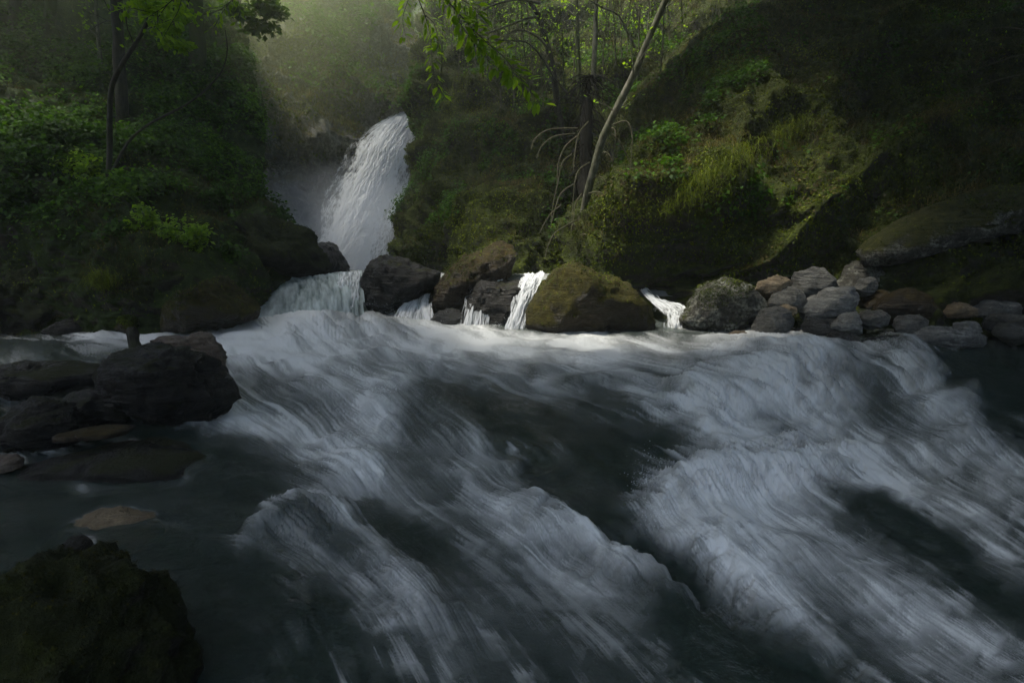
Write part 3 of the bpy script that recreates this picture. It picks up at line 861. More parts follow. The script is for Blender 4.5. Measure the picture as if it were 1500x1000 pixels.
bar = [
 ("tan blocky stone on top of the heap", [(1102,428),(1106,408),(1128,402),(1162,401),(1168,412),(1164,430),(1135,440),(1108,440)], 9.35, .3, M_tan),
 ("broad grey stone behind the tan blocky one", [(1146,420),(1158,396),(1180,387),(1200,390),(1216,408),(1232,436),(1200,446),(1150,442)], 9.75, .45, M_grey2),
 ("dark grey stone under the tan blocky one", [(1117,448),(1130,430),(1155,418),(1176,422),(1183,440),(1172,458),(1130,462)], 9.15, .3, M_grey2),
 ("wet grey boulder at the water's edge left in the heap", [(1097,480),(1108,456),(1132,446),(1156,452),(1166,470),(1162,494),(1130,502),(1100,498)], 8.75, .35, M_grey2),
 ("small buff wedge between the wet grey and the banded stone", [(1138,452),(1150,443),(1168,450),(1172,462),(1156,464)], 8.9, .14, M_tan),
 ("large pale banded stone in the middle of the heap", [(1168,452),(1190,430),(1220,416),(1248,418),(1264,434),(1258,462),(1225,476),(1180,474)], 8.95, .4, M_grey),
 ("dark block below the large banded stone", [(1166,478),(1180,462),(1225,464),(1248,474),(1240,498),(1190,504)], 8.65, .34, M_wetrock),
 ("small dark knob above the banded stone", [(1252,424),(1262,406),(1276,402),(1287,414),(1284,430),(1262,436)], 9.3, .18, M_grey2),
 ("brown sloping boulder in the middle right of the heap", [(1280,452),(1298,430),(1326,420),(1350,428),(1375,452),(1394,474),(1370,484),(1310,482),(1284,474)], 8.95, .4, M_brownrock),
 ("small pointed grey stone at the front of the heap", [(1217,474),(1232,460),(1252,454),(1262,470),(1260,490),(1232,496),(1220,490)], 8.45, .18, M_grey),
 ("round dark stone right of the small pointed one", [(1252,466),(1266,454),(1292,452),(1306,464),(1302,480),(1270,484)], 8.6, .22, M_grey2),
 ("flat topped grey stone with a pale front", [(1303,476),(1316,462),(1344,460),(1366,468),(1362,486),(1330,494),(1306,490)], 8.45, .24, M_grey2),
 ("sandy tan cube stone at the right of the heap", [(1380,456),(1388,444),(1412,441),(1428,450),(1426,464),(1396,468),(1382,464)], 8.75, .24, M_tan),
 ("white streaked stone behind the sandy cube", [(1424,452),(1436,438),(1466,434),(1490,446),(1486,462),(1450,466),(1426,464)], 8.9, .32, M_grey),
 ("long low grey slab at the water line", [(1322,494),(1344,478),(1380,473),(1416,480),(1440,492),(1434,508),(1380,512),(1330,508)], 8.1, .34, M_grey),
 ("pale round stone on the end of the long low slab", [(1390,484),(1404,472),(1428,470),(1440,484),(1430,500),(1400,500)], 8.0, .2, M_grey),
 ("grey stone at the right edge, upper of the two there", [(1454,468),(1466,457),(1500,458),(1522,468),(1510,480),(1466,480)], 8.5, .28, M_grey2),
 ("grey stone at the right edge, lower of the two there", [(1458,490),(1472,474),(1505,470),(1535,482),(1528,504),(1476,508)], 8.0, .3, M_grey2),
 ("flat wet stone awash in front of the small pointed one", [(1192,500),(1208,486),(1244,486),(1268,496),(1262,512),(1206,514)], 8.1, .26, M_wetrock),
 ("low flat wet stone before the flat topped one", [(1252,504),(1276,492),(1318,490),(1338,500),(1322,514),(1262,516)], 7.95, .26, M_wetrock),
 ("dark lump behind the brown sloping boulder", [(1258,446),(1272,426),(1296,422),(1306,436),(1296,458),(1264,460)], 9.3, .25, M_brownrock),
 ("grey stone perched above the sandy cube", [(1368,448),(1378,434),(1404,430),(1420,438),(1412,452),(1380,456)], 9.15, .24, M_grey2),
 ("grey boulder under the long mossy slab", [(1216,426),(1232,396),(1262,380),(1290,392),(1298,420),(1270,436),(1230,438)], 9.9, .4, M_speckle),
 ("brown stone sunk in the water left of the heap", [(1058,494),(1072,484),(1092,484),(1106,496),(1096,508),(1066,508)], 8.6, .22, M_tan),
 ("rounded stone in the shade at the heap's right back", [(1400,452),(1412,432),(1440,430),(1452,444),(1440,456)], 9.3, .22, M_grey2),
 ("dark stone wedged under the white streaked one", [(1432,474),(1446,462),(1470,462),(1480,474),(1468,486),(1440,486)], 8.45, .2, M_wetrock),
]
for i, (lab, ol, Y, th, mt) in enumerate(bar):
    rk("stone", lab, ol, Y, th, mt, 100 + i, G_BAR, "stone", 4, cut=(0.62, 0.95), strata=1.0 if mt in (M_grey, M_grey2, M_tan) else 0.0)

sl = rk("rock_slab", "long lichened slab leaning out over a dark hollow on the right", [(1252,372),(1275,350),(1330,318),(1400,285),(1470,264),(1540,250),(1600,262),(1610,300),(1540,320),(1460,340),(1380,366),(1310,388),(1262,392)], 9.6, 0.8, M_slab, 61, None, "slab", 5, rough=0.8)
rk("boulder", "grassy dark boulder below the hollow at the right edge", [(1378,440),(1420,408),(1470,378),(1530,362),(1600,380),(1600,440),(1520,456),(1430,452)], 9.1, 0.6, M_bank2, 62, None, "boulder", 5)

rk("boulder", "pale brown flat topped rock resting behind the black boulder", [(224,500),(240,484),(268,482),(300,490),(328,502),(338,520),(334,540),(322,556),(285,545),(240,528)], 5.3, 0.36, M_pink, 40, G_NEAR, "boulder", 5, cut=(0.6, 0.92), strata=0.6)
rk("boulder", "large black boulder standing in the stream near left", [(160,540),(172,512),(210,500),(250,504),(300,528),(326,550),(348,576),(350,590),(322,612),(290,622),(220,606),(170,590)], 4.95, 0.55, M_blackrock, 41, G_NEAR, "boulder", 5)
rk("boulder", "black rounded rock low at the left edge of the stream", [(0,620),(14,595),(48,578),(84,582),(120,602),(134,625),(120,650),(60,660),(6,650)], 4.4, 0.4, M_blackrock, 42, G_NEAR, "boulder", 5)
rk("boulder", "dark low rock between the two black boulders", [(92,592),(112,572),(150,566),(186,576),(192,604),(180,622),(130,626),(98,612)], 4.7, 0.3, M_blackrock, 43, G_NEAR, "boulder", 4)
rk("boulder", "flat wet ledge just breaking the surface below the black boulders", [(20,682),(90,662),(200,654),(290,662),(340,678),(330,694),(220,706),(60,702)], 4.02, 0.5, M_blackrock, 44, G_NEAR, "boulder", 5, rough=0.5)
rk("boulder", "thin brown flake of rock between the black rocks and the wet ledge", [(74,640),(96,629),(150,624),(196,626),(190,635),(140,641),(90,647)], 4.12, 0.16, M_brownrock, 45, G_NEAR, "boulder", 4, rough=0.5)
rk("boulder", "small pale stone at the far left edge below the black rock", [(-20,684),(-8,670),(14,666),(30,674),(28,686),(0,694)], 3.8, 0.14, M_pink, 46, G_NEAR, "boulder", 4)
rk("boulder", "tan flat stone awash in shallow water before the mossy corner rock", [(60,800),(110,758),(170,742),(236,748),(250,776),(200,806),(110,818)], 3.2, 0.22, M_tan, 47, G_NEAR, "boulder", 4, rough=0.6)
rk("boulder", "black stone tip poking up behind the mossy corner rock", [(84,812),(92,792),(108,785),(126,794),(132,812),(110,822)], 2.75, 0.12, M_darkrock, 48, G_NEAR, "boulder", 4)
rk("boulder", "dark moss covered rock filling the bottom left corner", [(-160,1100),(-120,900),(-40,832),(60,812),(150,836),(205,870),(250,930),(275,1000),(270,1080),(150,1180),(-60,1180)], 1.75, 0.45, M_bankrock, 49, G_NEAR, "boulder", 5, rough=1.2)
rk("boulder", "yellow brown stone glimpsed under the green water in midstream", [(690,668),(720,648),(770,646),(815,660),(820,684),(770,694),(710,690)], 4.48, 0.3, M_tan, 50, None, "boulder", 4, rough=0.5)
rk("boulder", "dark low shelf of rock the left water spills over", [(-60,565),(-40,540),(30,532),(110,532),(160,538),(168,552),(140,572),(40,580)], 5.7, 0.5, M_blackrock, 51, G_NEAR, "boulder", 5)
rk("boulder", "small mossy knob at the foot of the left bank behind the stake", [(170,482),(176,466),(188,460),(200,468),(204,484),(188,492)], 8.9, 0.2, M_mossrock, 52, None, "boulder", 4)
for i, (lab, ol, Y) in enumerate([
  ("low dark stone along the left shore under the bank", [(60,486),(80,470),(110,468),(130,482),(110,496)], 9.0),
  ("dark stone right of the mossy knob on the left shore", [(88,480),(100,462),(124,462),(136,480),(120,490)], 9.2)]):
    rk("boulder", lab, ol, Y, 0.3, M_darkrock, 70 + i, None, "boulder", 4)

# dark stake stuck upright on the black boulder
p0, p1 = at(198, 512, 5.0), at(193, 480, 5.05)
v, f = tube(np.linspace(p0, p1, 7) + np.array([[0.004 * math.sin(k * 2), 0, 0] for k in range(7)]), [0.05, 0.052, 0.05, 0.05, 0.052, 0.05, 0.035], 9, 3, 0.15)
cap = np.array([list(range(len(v) - 9, len(v)))])
st = link("stump", mesh_np("stump", v, [f, cap], [M_bark]))
tag(st, "short dark broken stump standing on the black boulder", "stump")

# foam gathering where the stream washes against stone
rv = np.concatenate(RV)
rv = rv[(rv[:, 1] > 1.5) & (rv[:, 1] < 11)]
_b = (rv - np.array([0, 0, CAM_H]))
_f = _b[:, 1] * CP - _b[:, 2] * SP
rx = W_PX / 2 + _b[:, 0] / _f * FOC; ry = H_PX / 2 - (_b[:, 1] * SP + _b[:, 2] * CP) / _f * FOC
gi = np.clip(np.round((ry - AY[ay0]) / (AY[ay0 + 1] - AY[ay0])).astype(int), 0, ayn - 1)
gj = np.clip(np.round((rx - AX[ax0]) / (AX[ax0 + 1] - AX[ax0])).astype(int), 0, axn - 1)
zz = P_w[gi + ay0, gj + ax0, 2]
yy_ = P_w[gi + ay0, gj + ax0, 1]
near = (np.abs(rv[:, 2] - zz) < 0.05) & (np.abs(rv[:, 1] - yy_) < 0.25) & (rx > -80) & (rx < 1580)
ring = np.zeros((ayn, axn))
ring[gi[near], gj[near]] = 1
ring = np.clip(box(box(ring, 3), 2) * 3.0, 0, 1)
ring = ring * np.clip(0.45 + 0.5 * lic_mid[ay0:ay0 + ayn, ax0:ax0 + axn] + 0.7 * fbm(np.stack([PX[dsl] * 0.06, PY[dsl] * 0.09, 0 * PX[dsl]], -1), 49, 3), 0, 1)
fw_ = foam_w.copy()
fw_[ay0:ay0 + ayn, ax0:ax0 + axn] = np.maximum(fw_[ay0:ay0 + ayn, ax0:ax0 + axn], 0.62 * ring)
river.data.attributes["foam"].data.foreach_set("value", np.ascontiguousarray(fw_.ravel(), np.float32))

# ------------------------------------------------------------------ vegetation helpers
def project(P):
    d = P - np.array([0, 0, CAM_H])
    f = d[..., 1] * CP - d[..., 2] * SP
    u = d[..., 1] * SP + d[..., 2] * CP
    f = np.where(f < 0.1, 0.1, f)
    return W_PX / 2 + d[..., 0] / f * FOC, H_PX / 2 - u / f * FOC

_PJ = {id(P): project(P) for P in (P_left, P_cliff, P_right)}
def ground_Y(P, px, py):
    """distance of a slope where the photograph shows it at (px, py)"""
    x, y = _PJ[id(P)]
    k = np.unravel_index(np.argmin((x - px) ** 2 + (y - py) ** 2), x.shape)
    return float(P[k][1])

def sample(P, n, dens=None, margin=140):
    """n points on a slope, by area times dens(points); only where a camera near the photograph's could see"""
    C = (P[:-1, :-1] + P[1:, 1:] + P[1:, :-1] + P[:-1, 1:]) / 4
    Nn = np.cross(P[1:, 1:] - P[:-1, :-1], P[:-1, 1:] - P[1:, :-1])
    A = np.linalg.norm(Nn, axis=-1)
    Nn = Nn / (A[..., None] + 1e-9)
    Nn = np.where((Nn[..., 1:2] > 0.6), -Nn, Nn) if False else Nn
    x, y = project(C)
    w = A * ((x > -margin) & (x < W_PX + margin) & (y > -margin) & (y < H_PX))
    w = w / np.maximum(C[..., 1], 5) ** 1.0
    if dens is not None: w = w * np.clip(dens(C, Nn, x, y), 0, None)
    p = w.ravel() / w.sum()
    k = rng.choice(p.size, n, p=p)
    i, j = np.unravel_index(k, w.shape)
    a, b = rng.random((2, n, 1))
    pos = P[i, j] * (1 - a) * (1 - b) + P[i + 1, j] * a * (1 - b) + P[i, j + 1] * (1 - a) * b + P[i + 1, j + 1] * a * b
    return pos, Nn[i, j]

def rvec(n): 
    v = rng.standard_normal((n, 3))
    return v / np.linalg.norm(v, axis=1, keepdims=True)

def norm(v): return v / (np.linalg.norm(v, axis=-1, keepdims=True) + 1e-9)

def leaves(pos, nrm, length, width, spread=0.7, droop=0.0):
    """one small folded leaf (two triangles sharing a rib as a quad) per position"""
    n = len(pos)
    length = np.broadcast_to(length, (n,))[:, None]; width = np.broadcast_to(width, (n,))[:, None]
    N = norm(nrm + spread * rvec(n))
    a = norm(np.cross(N, rvec(n)) + np.array([0, 0, -droop]))
    w = norm(np.cross(N, a))
    V = np.stack([pos, pos + a * length * 0.45 + w * width + N * length * 0.08, pos + a * length, pos + a * length * 0.45 - w * width + N * length * 0.08], 1)
    return V.reshape(-1, 3), np.arange(4 * n).reshape(n, 4)

def blades(pos, nrm, length, width, droop=0.9, seg=3, lean=0.5):
    """drooping grass blades as tapered ribbons"""
    n = len(pos)
    length = np.broadcast_to(length, (n,))
    d = norm(nrm * 0.7 + np.array([0, 0, 0.5]) + lean * rvec(n))
    w = norm(np.cross(d, rvec(n))) * width
    p = pos.copy()
    rows = []
    for k in range(seg + 1):
        t = 1 - k / seg
        rows += [p - w * (t * 0.9 + 0.1), p + w * (t * 0.9 + 0.1)]
        p = p + d * (length / seg)[:, None]
        d = norm(d + np.array([0, 0, -droop / seg * 2]))
    V = np.stack(rows, 1)
    m = V.shape[1]
    base_ = (np.arange(n) * m)[:, None]
    F = np.concatenate([base_ + np.array([[2 * k, 2 * k + 1, 2 * k + 3, 2 * k + 2]]) for k in range(seg)], 0)
    return V.reshape(-1, 3), F

def cover(name, chunks, mats, label):
    """chunks: (V, F, tone per vertex, material index)"""
    Vs, Fs, T, MI, k = [], [], [], [], 0
    for v, f, t, mi in chunks:
        Vs.append(v); Fs.append(f + k); T.append(t); MI.append(np.full(len(f), mi)); k += len(v)
    me = mesh_np(name, np.concatenate(Vs), np.concatenate(Fs), mats, True, np.concatenate(MI), {"tone": np.concatenate(T)})
    return tag(link(name, me), label, None, None, 'stuff')

def tones(n, per, lo=0.0, hi=1.0, base=None):
    t = rng.beta(2, 2.4, n) * (hi - lo) + lo if base is None else np.clip(base + 0.22 * rng.standard_normal(n), 0, 1)
    return np.repeat(t, per)

def clump(C, f, seed, lo=-0.1, hi=0.45):
    return sstep(lo, hi, fbm(C * f, seed, 3))

# ------------------------------------------------------------------ ground cover
def plants_on(P, n, dens, k, r, length, width, up=0.25, spread=0.6, droop=0.2):
    pos, nr = sample(P, n, dens)
    pos = np.repeat(pos, k, 0); nr = np.repeat(nr, k, 0)
    up_ = norm(nr * 0.6 + np.array([0, 0, 0.8]))
    pos = pos + up_ * (rng.random((len(pos), 1)) * up + 0.01) + rvec(len(pos)) * r * rng.random((len(pos), 1))
    L = length * rng.uniform(0.6, 1.5, len(pos))
    V, F = leaves(pos, up_, L, L * width, spread, droop)
    return V, F, pos

def herb_d(C, N, x, y):
    return clump(C, 0.55, 301, -0.25, 0.35) * sstep(1.4, 2.6, C[..., 2] + 0.7 * noise(C * 0.6, 9)) * (0.15 + sstep(-0.2, 0.4, N[..., 2])) * np.where(y < 400, 1, 0.2)
ch_ = []
V, F, pos = plants_on(P_left, 15000, herb_d, 7, 0.20, 0.085, 0.36, 0.28)
tb = np.clip(0.42 + 0.35 * fbm(pos * 0.7, 303, 2), 0, 1)
ch_.append((V, F, tones(len(pos), 4, base=tb), 0))
pos, nr = sample(P_left, 26000, lambda C, N, x, y: 0.25 + clump(C, 1.1, 305))
V, F = leaves(pos + nr * 0.02, nr, rng.uniform(0.02, 0.06, len(pos)), 0.014, 0.9, 0.3)
ch_.append((V, F, tones(len(pos), 4), 1))
pos, nr = sample(P_left, 9000, lambda C, N, x, y: clump(C, 0.9, 307, 0.0, 0.4))
V, F = blades(pos, nr, rng.uniform(0.15, 0.45, len(pos)), 0.004, 1.3)
ch_.append((V, F, tones(len(pos), 8, 0.0, 0.8), 2))
cover("undergrowth", ch_, [M_herb, M_mossleaf, M_dry], "leafy green undergrowth over the left bank")

ch_ = []
pos, nr = sample(P_cliff, 30000, lambda C, N, x, y: clump(C, 0.6, 311, -0.2, 0.3) * sstep(3.6, 5.5, C[..., 2] + noise(C * 0.5, 4)) * (0.2 + sstep(-0.3, 0.3, N[..., 2])))
V, F = blades(pos, nr, rng.uniform(0.2, 0.6, len(pos)), 0.009, 1.5)
ch_.append((V, F, tones(len(pos), 8, base=np.clip(0.5 + 0.3 * fbm(pos * 0.5, 313, 2), 0, 1)), 1))
pos, nr = sample(P_cliff, 30000, lambda C, N, x, y: clump(C, 0.7, 317, -0.1, 0.4) * sstep(3.5, 6.5, C[..., 2]))
V, F = leaves(pos + nr * 0.05, nr, rng.uniform(0.05, 0.14, len(pos)), 0.04, 0.9, 0.4)
ch_.append((V, F, tones(len(pos), 4), 0))
V, F, pos = plants_on(P_cliff, 6000, lambda C, N, x, y: clump(C, 0.4, 319, -0.1, 0.4) * sstep(6, 9, C[..., 2]), 6, 0.3, 0.13, 0.36, 0.5)
ch_.append((V, F, tones(len(pos), 4, 0.3, 1.0), 2))
cover("cliff_grass", ch_, [M_mossleaf, M_dry, M_herb], "brown grass and moss on the gorge cliff")

ch_ = []
pos, nr = sample(P_right, 200000, lambda C, N, x, y: (0.40 + clump(C, 0.8, 321, -0.15, 0.35)) * sstep(0.5, 1.3, C[..., 2]))
tb = np.clip(0.40 + 0.4 * fbm(pos * 0.6, 323, 3), 0, 1)
V, F = leaves(pos + nr * 0.02, nr, rng.uniform(0.025, 0.075, len(pos)), 0.017, 0.9, 0.5)
ch_.append((V, F, tones(len(pos), 4, base=tb), 0))
pos, nr = sample(P_right, 26000, lambda C, N, x, y: clump(C, 0.7, 327, 0.0, 0.4) * (0.2 + sstep(-0.1, 0.4, N[..., 2])) * sstep(1.0, 2.0, C[..., 2]))
V, F = blades(pos, nr, rng.uniform(0.12, 0.42, len(pos)), 0.004, 1.7)
ch_.append((V, F, tones(len(pos), 8, 0.0, 1.0), 1))
pos, nr = sample(P_right, 14000, lambda C, N, x, y: clump(C, 0.45, 329, 0.0, 0.35) * (0.1 + sstep(0.0, 0.5, N[..., 2])))
V, F = leaves(pos + nr * 0.03, nr, rng.uniform(0.04, 0.09, len(pos)), 0.022, 0.8, 0.1)
ch_.append((V, F, tones(len(pos), 4, 0.0, 0.7), 1))
V, F, pos = plants_on(P_right, 9000, lambda C, N, x, y: clump(C, 0.7, 333, 0.05, 0.45) * np.where(x < 1120, 1, 0.15) * sstep(1.5, 2.5, C[..., 2]), 5, 0.14, 0.075, 0.36, 0.2)
ch_.append((V, F, tones(len(pos), 4, 0.1, 0.9), 2))
cover("slope_moss", ch_, [M_mossleaf, M_dry, M_herb], "moss, dry grass and leaf litter on the right slope")

# wood on the far hillside
pos, nr = sample(hP, 30000, None, 400)
pos = pos + np.array([0, -1, 1]) * rng.random((len(pos), 1)) * 5
keep = clump(pos, 0.25, 341, -0.3, 0.2) > rng.random(len(pos))
pos = pos[keep]
V, F = leaves(pos, np.tile([0, -0.6, 0.6], (len(pos), 1)), rng.uniform(0.25, 0.55, len(pos)), 0.13, 0.9, 0.2)
cover("far_wood", [(V, F, tones(len(pos), 4, 0.2, 1.0), 0)], [M_canopy], "pale green wood on the far hillside")

# moss cushions and small plants growing on the boulders
def moss_on(o, n, size, mat, lo=0.1, mix_dry=0.0):
    me = o.data
    V = np.empty(len(me.vertices) * 3, np.float32); me.vertices.foreach_get("co", V); V = V.reshape(-1, 3)
    Nn = np.empty(len(me.vertices) * 3, np.float32); me.vertices.foreach_get("normal", Nn); Nn = Nn.reshape(-1, 3)
    w = np.clip(Nn[:, 2] - lo + 0.8 * fbm(V * 2.5, 77, 3), 0, 1)
    k = rng.choice(len(V), n, p=w / w.sum())
    pos = V[k] + 0.5 * size * rvec(n)
    L = size * rng.uniform(0.5, 1.4, n)
    v, f = leaves(pos, Nn[k], L, L * 0.3, 0.9, 0.3)
    link("moss", mesh_np("moss", v, f, [mat], True, None, {"tone": np.repeat(np.clip(0.35 + 0.5 * fbm(V[k] * 2.0, 78, 3) + 0.15 * rng.standard_normal(n), 0, 1), 4)}), o)["kind"] = "stuff"
for o in [x for x in COL.objects if x.type == 'MESH' and x.get("category") in ("boulder", "slab")]:
    lb = o["label"]
    if "pyramid" in lb: moss_on(o, 5000, 0.03, M_mossleaf)
    elif "mossy rock toe" in lb: moss_on(o, 4000, 0.03, M_mossleaf)
    elif "bottom left corner" in lb: moss_on(o, 14000, 0.009, M_shadedmoss, -0.2)
    elif "lichened slab" in lb: moss_on(o, 4000, 0.035, M_mossleaf, 0.35)
    elif "leaning brown" in lb or "grassy dark" in lb or "broad dark rock low" in lb or "foot of the left bank" in lb or "sloping outcrop" in lb: moss_on(o, 2500, 0.035, M_mossleaf, 0.1)

# ------------------------------------------------------------------ trees
def px_curve(pts, n):
    c = at(*np.array(pts, float).T)
    return catmull(c, n)

def twigs_from(path, count, length, r0, level=1, up=0.3, t0=0.3, spread=0.9, sides=4):
    """bare side twigs off a stem, as (V, F) tubes, and their tip points"""
    parts, tips = [], []
    for _ in range(count):
        k = int(rng.uniform(t0, 1) * (len(path) - 2))
        d = norm(path[k + 1] - path[k])
        v = norm(d * 0.5 + spread * rvec(1)[0] + np.array([0, 0, up]))
        L = length * rng.uniform(0.5, 1.3)
        p = [path[k]]
        for s in range(6):
            v = norm(v + 0.28 * rvec(1)[0] + np.array([0, 0, 0.04]))
            p.append(p[-1] + v * L / 6)
        p = np.array(p)
        parts.append(tube(p, np.linspace(r0, r0 * 0.3, len(p)), sides))
        tips += list(p[2:])
        if level:
            pp, tt_ = twigs_from(p, 3, length * 0.45, r0 * 0.5, level - 1, up, 0.2, spread, 3)
            parts += pp; tips += tt_
    return parts, tips

def tree(name, label, cat, group, pts, radius, bark, ntw=8, tl=1.0, tr=0.012, nleaf=0, leafsize=0.06, leafmat=None, crown=None, level=1, sides=9, n=26, up=0.3, t0=0.3):
    """thing > trunk, crown.  pts: (px, py, Y) from the root upwards; radius in metres (root, tip)"""
    path = px_curve(pts, n)
    path = path + 0.25 * radius[0] * np.stack([noise(path * 1.3, 5), noise(path * 1.3, 6), 0 * path[:, 0]], -1)
    root = Vector(path[0])
    t = empty(name, root, label, cat, group)
    v, f = tube(path - np.array(root), np.linspace(radius[0], radius[1], n), sides, 11, 0.12)
    link("trunk", mesh_np("trunk", v, f, [bark]), t)
    parts, tips = twigs_from(path, ntw, tl, tr, level, up, t0)
    chunks_v, chunks_f, mi, tn, k = [], [], [], [], 0
    if parts:
        V, F = join(parts)
        chunks_v.append(V); chunks_f.append(F); mi.append(np.zeros(len(F))); tn.append(np.zeros(len(V))); k = len(V)
    if crown:                                   # leaf clumps around (x, y, z, r) centres
        for (cx, cy_, cz, r, m) in crown:
            kk = max(3, int(m / 90))
            cc = np.array([cx, cy_, cz]) + rvec(kk) * r * rng.random((kk, 1)) ** 0.5 * np.array([1, 1, 0.7])
            pos = np.repeat(cc, 90, 0) + rng.standard_normal((kk * 90, 3)) * r * 0.20 * np.array([1, 1, 0.6])
            L = leafsize * rng.uniform(0.7, 1.4, len(pos))
            V, F = leaves(pos, np.tile([0, 0, 1.0], (len(pos), 1)), L, L * 0.38, 0.7, 0.3)
            chunks_v.append(V); chunks_f.append(F + k); mi.append(np.ones(len(F))); tn.append(tones(len(pos), 4)); k += len(V)
            limb = catmull(np.array([path[-1 - n // 4], (path[-1] + np.array([cx, cy_, cz])) / 2 + rvec(1)[0] * 0.4, [cx, cy_, cz]]), 8)
            V, F = tube(limb, np.linspace(radius[1], radius[1] * 0.3, 8), 5)
            chunks_v.append(V); chunks_f.append(F + k); mi.append(np.zeros(len(F))); tn.append(np.zeros(len(V))); k += len(V)
    if nleaf and tips:
        tp = np.array(tips)[rng.integers(0, len(tips), nleaf)] + rng.standard_normal((nleaf, 3)) * leafsize * 0.8
        L = leafsize * rng.uniform(0.6, 1.3, nleaf)
        V, F = leaves(tp, np.tile([0, 0, 1.0], (nleaf, 1)), L, L * 0.38, 0.8, 0.3)
        chunks_v.append(V); chunks_f.append(F + k); mi.append(np.ones(len(F))); tn.append(tones(nleaf, 4)); k += len(V)
    if chunks_v:
        me = mesh_np("crown", np.concatenate(chunks_v) - np.array(root), np.concatenate(chunks_f), [bark, leafmat or M_beech], True, np.concatenate(mi), {"tone": np.concatenate(tn)})
        link("crown", me, t)
    return t

gL = lambda x, y: ground_Y(P_left, x, y) + 0.05
gR = lambda x, y: ground_Y(P_right, x, y) + 0.05
gC = lambda x, y: ground_Y(P_cliff, x, y) + 0.05

# left bank
y0 = gL(158, 282)
tr_ = tree("tree", "dark slender tree with one long arching limb on the left bank", "tree", None,
     [(156,290,y0),(160,240,y0),(161,180,y0),(163,130,y0),(178,95,y0),(200,62,y0),(218,28,y0),(236,-20,y0),(246,-110,y0)], (0.055, 0.025), M_bark, 7, 1.0, 0.012, 240, 0.09, t0=0.62, crown=[(*at(x, y, y0 + d), r_, 360) for x, y, d, r_ in ((228,14,-.3,.5),(268,28,.2,.5),(252,60,0,.35))])
lp = px_curve([(161,258,y0),(172,236,y0),(190,206,y0-.1),(215,184,y0-.2),(245,168,y0-.3),(275,152,y0-.4),(305,128,y0-.5),(325,104,y0-.5),(333,75,y0-.5),(330,45,y0-.5)], 30) - np.array(tr_.location)
v, f = tube(lp, np.linspace(0.03, 0.008, 30), 7, 4, 0.1)
link("limb", mesh_np("limb", v, f, [M_bark]), tr_)

def big(label, pts, radius, bark, centres, nl, leafsize=0.16, P=None, cat="tree"):
    return tree("tree", label, cat, "tall trees on the banks", pts, radius, bark, 9, 1.6, 0.02, 0, leafsize, M_canopy, [(*c, nl) for c in centres], n=30, t0=0.4)

y1 = gL(176, 196); y2 = gL(286, 96); y3 = gL(142, 105); y4 = gL(238, 70)
big("thick straight trunk just right of the dark slender tree", [(176,205,y1),(178,150,y1),(174,80,y1),(170,0,y1),(168,-150,y1),(172,-300,y1),(176,-430,y1)], (0.14, 0.08), M_bark,
    [(-9.5,12.0,12.5,2.4),(-4.8,13.8,15,2.4),(-2.8,12.6,15.5,2.1),(-7.2,11.0,13.2,2.0)], 4200)  # unseen clumps, the middle two spread out to shade the right slope
big("mossy pale trunk rising in the mist at the foot of the crag", [(288,100,y2),(290,50,y2),(287,0,y2),(284,-120,y2),(290,-260,y2)], (0.22, 0.12), M_barkmoss,
    [(-9,16,21,2.6),(-7.5,17.5,22,2.4),(-9.8,15,19.5,2.4)] + [(*at(372, 18, y2 + 1), .7)], 900)
tree("sapling", "thin pale sapling left of the thick straight trunk", "sapling", "saplings on the left bank", [(152,128,y3),(147,90,y3),(144,50,y3),(141,0,y3),(137,-80,y3)], (0.06, 0.03), M_pale, 7, 1.0, 0.012, 160, 0.09)
big("straight dark tree between the thick straight trunk and the mossy pale one", [(238,80,y4),(240,30,y4),(243,-40,y4),(240,-200,y4)], (0.12, 0.07), M_bark, [(-8,15,24,2.2),(-6,14.5,23.5,2.0)], 3600)
for i, (x, yb, lab) in enumerate([(20,40,"leftmost tree high on the left bank by the picture's corner"),(72,30,"second tree from the left corner high on the left bank"),(345,20,"tree on top of the left crag in the bright mist"),(398,4,"tree leaning at the cliff top in the bright mist")]):
    P = P_left if x < 385 else P_cliff
    yy = ground_Y(P, x, yb) + 0.05
    c = at(x, -260, yy)
    big(lab, [(x, yb + 14, yy),(x + 3, yb - 60, yy),(x + 1, -140, yy),(x - 4, -300, yy)], (0.15, 0.08), M_barkmoss if i % 2 else M_bark,
        [(c[0] + a, c[1] + b, c[2] + d, 2.3) for a, b, d in ([(0,0,0),(1.7,-2,1),(-1.8,-1,1.5)] if i < 2 else [(0,0,9),(-1.8,1,9.5)])], 3600 if i < 2 else 1400)

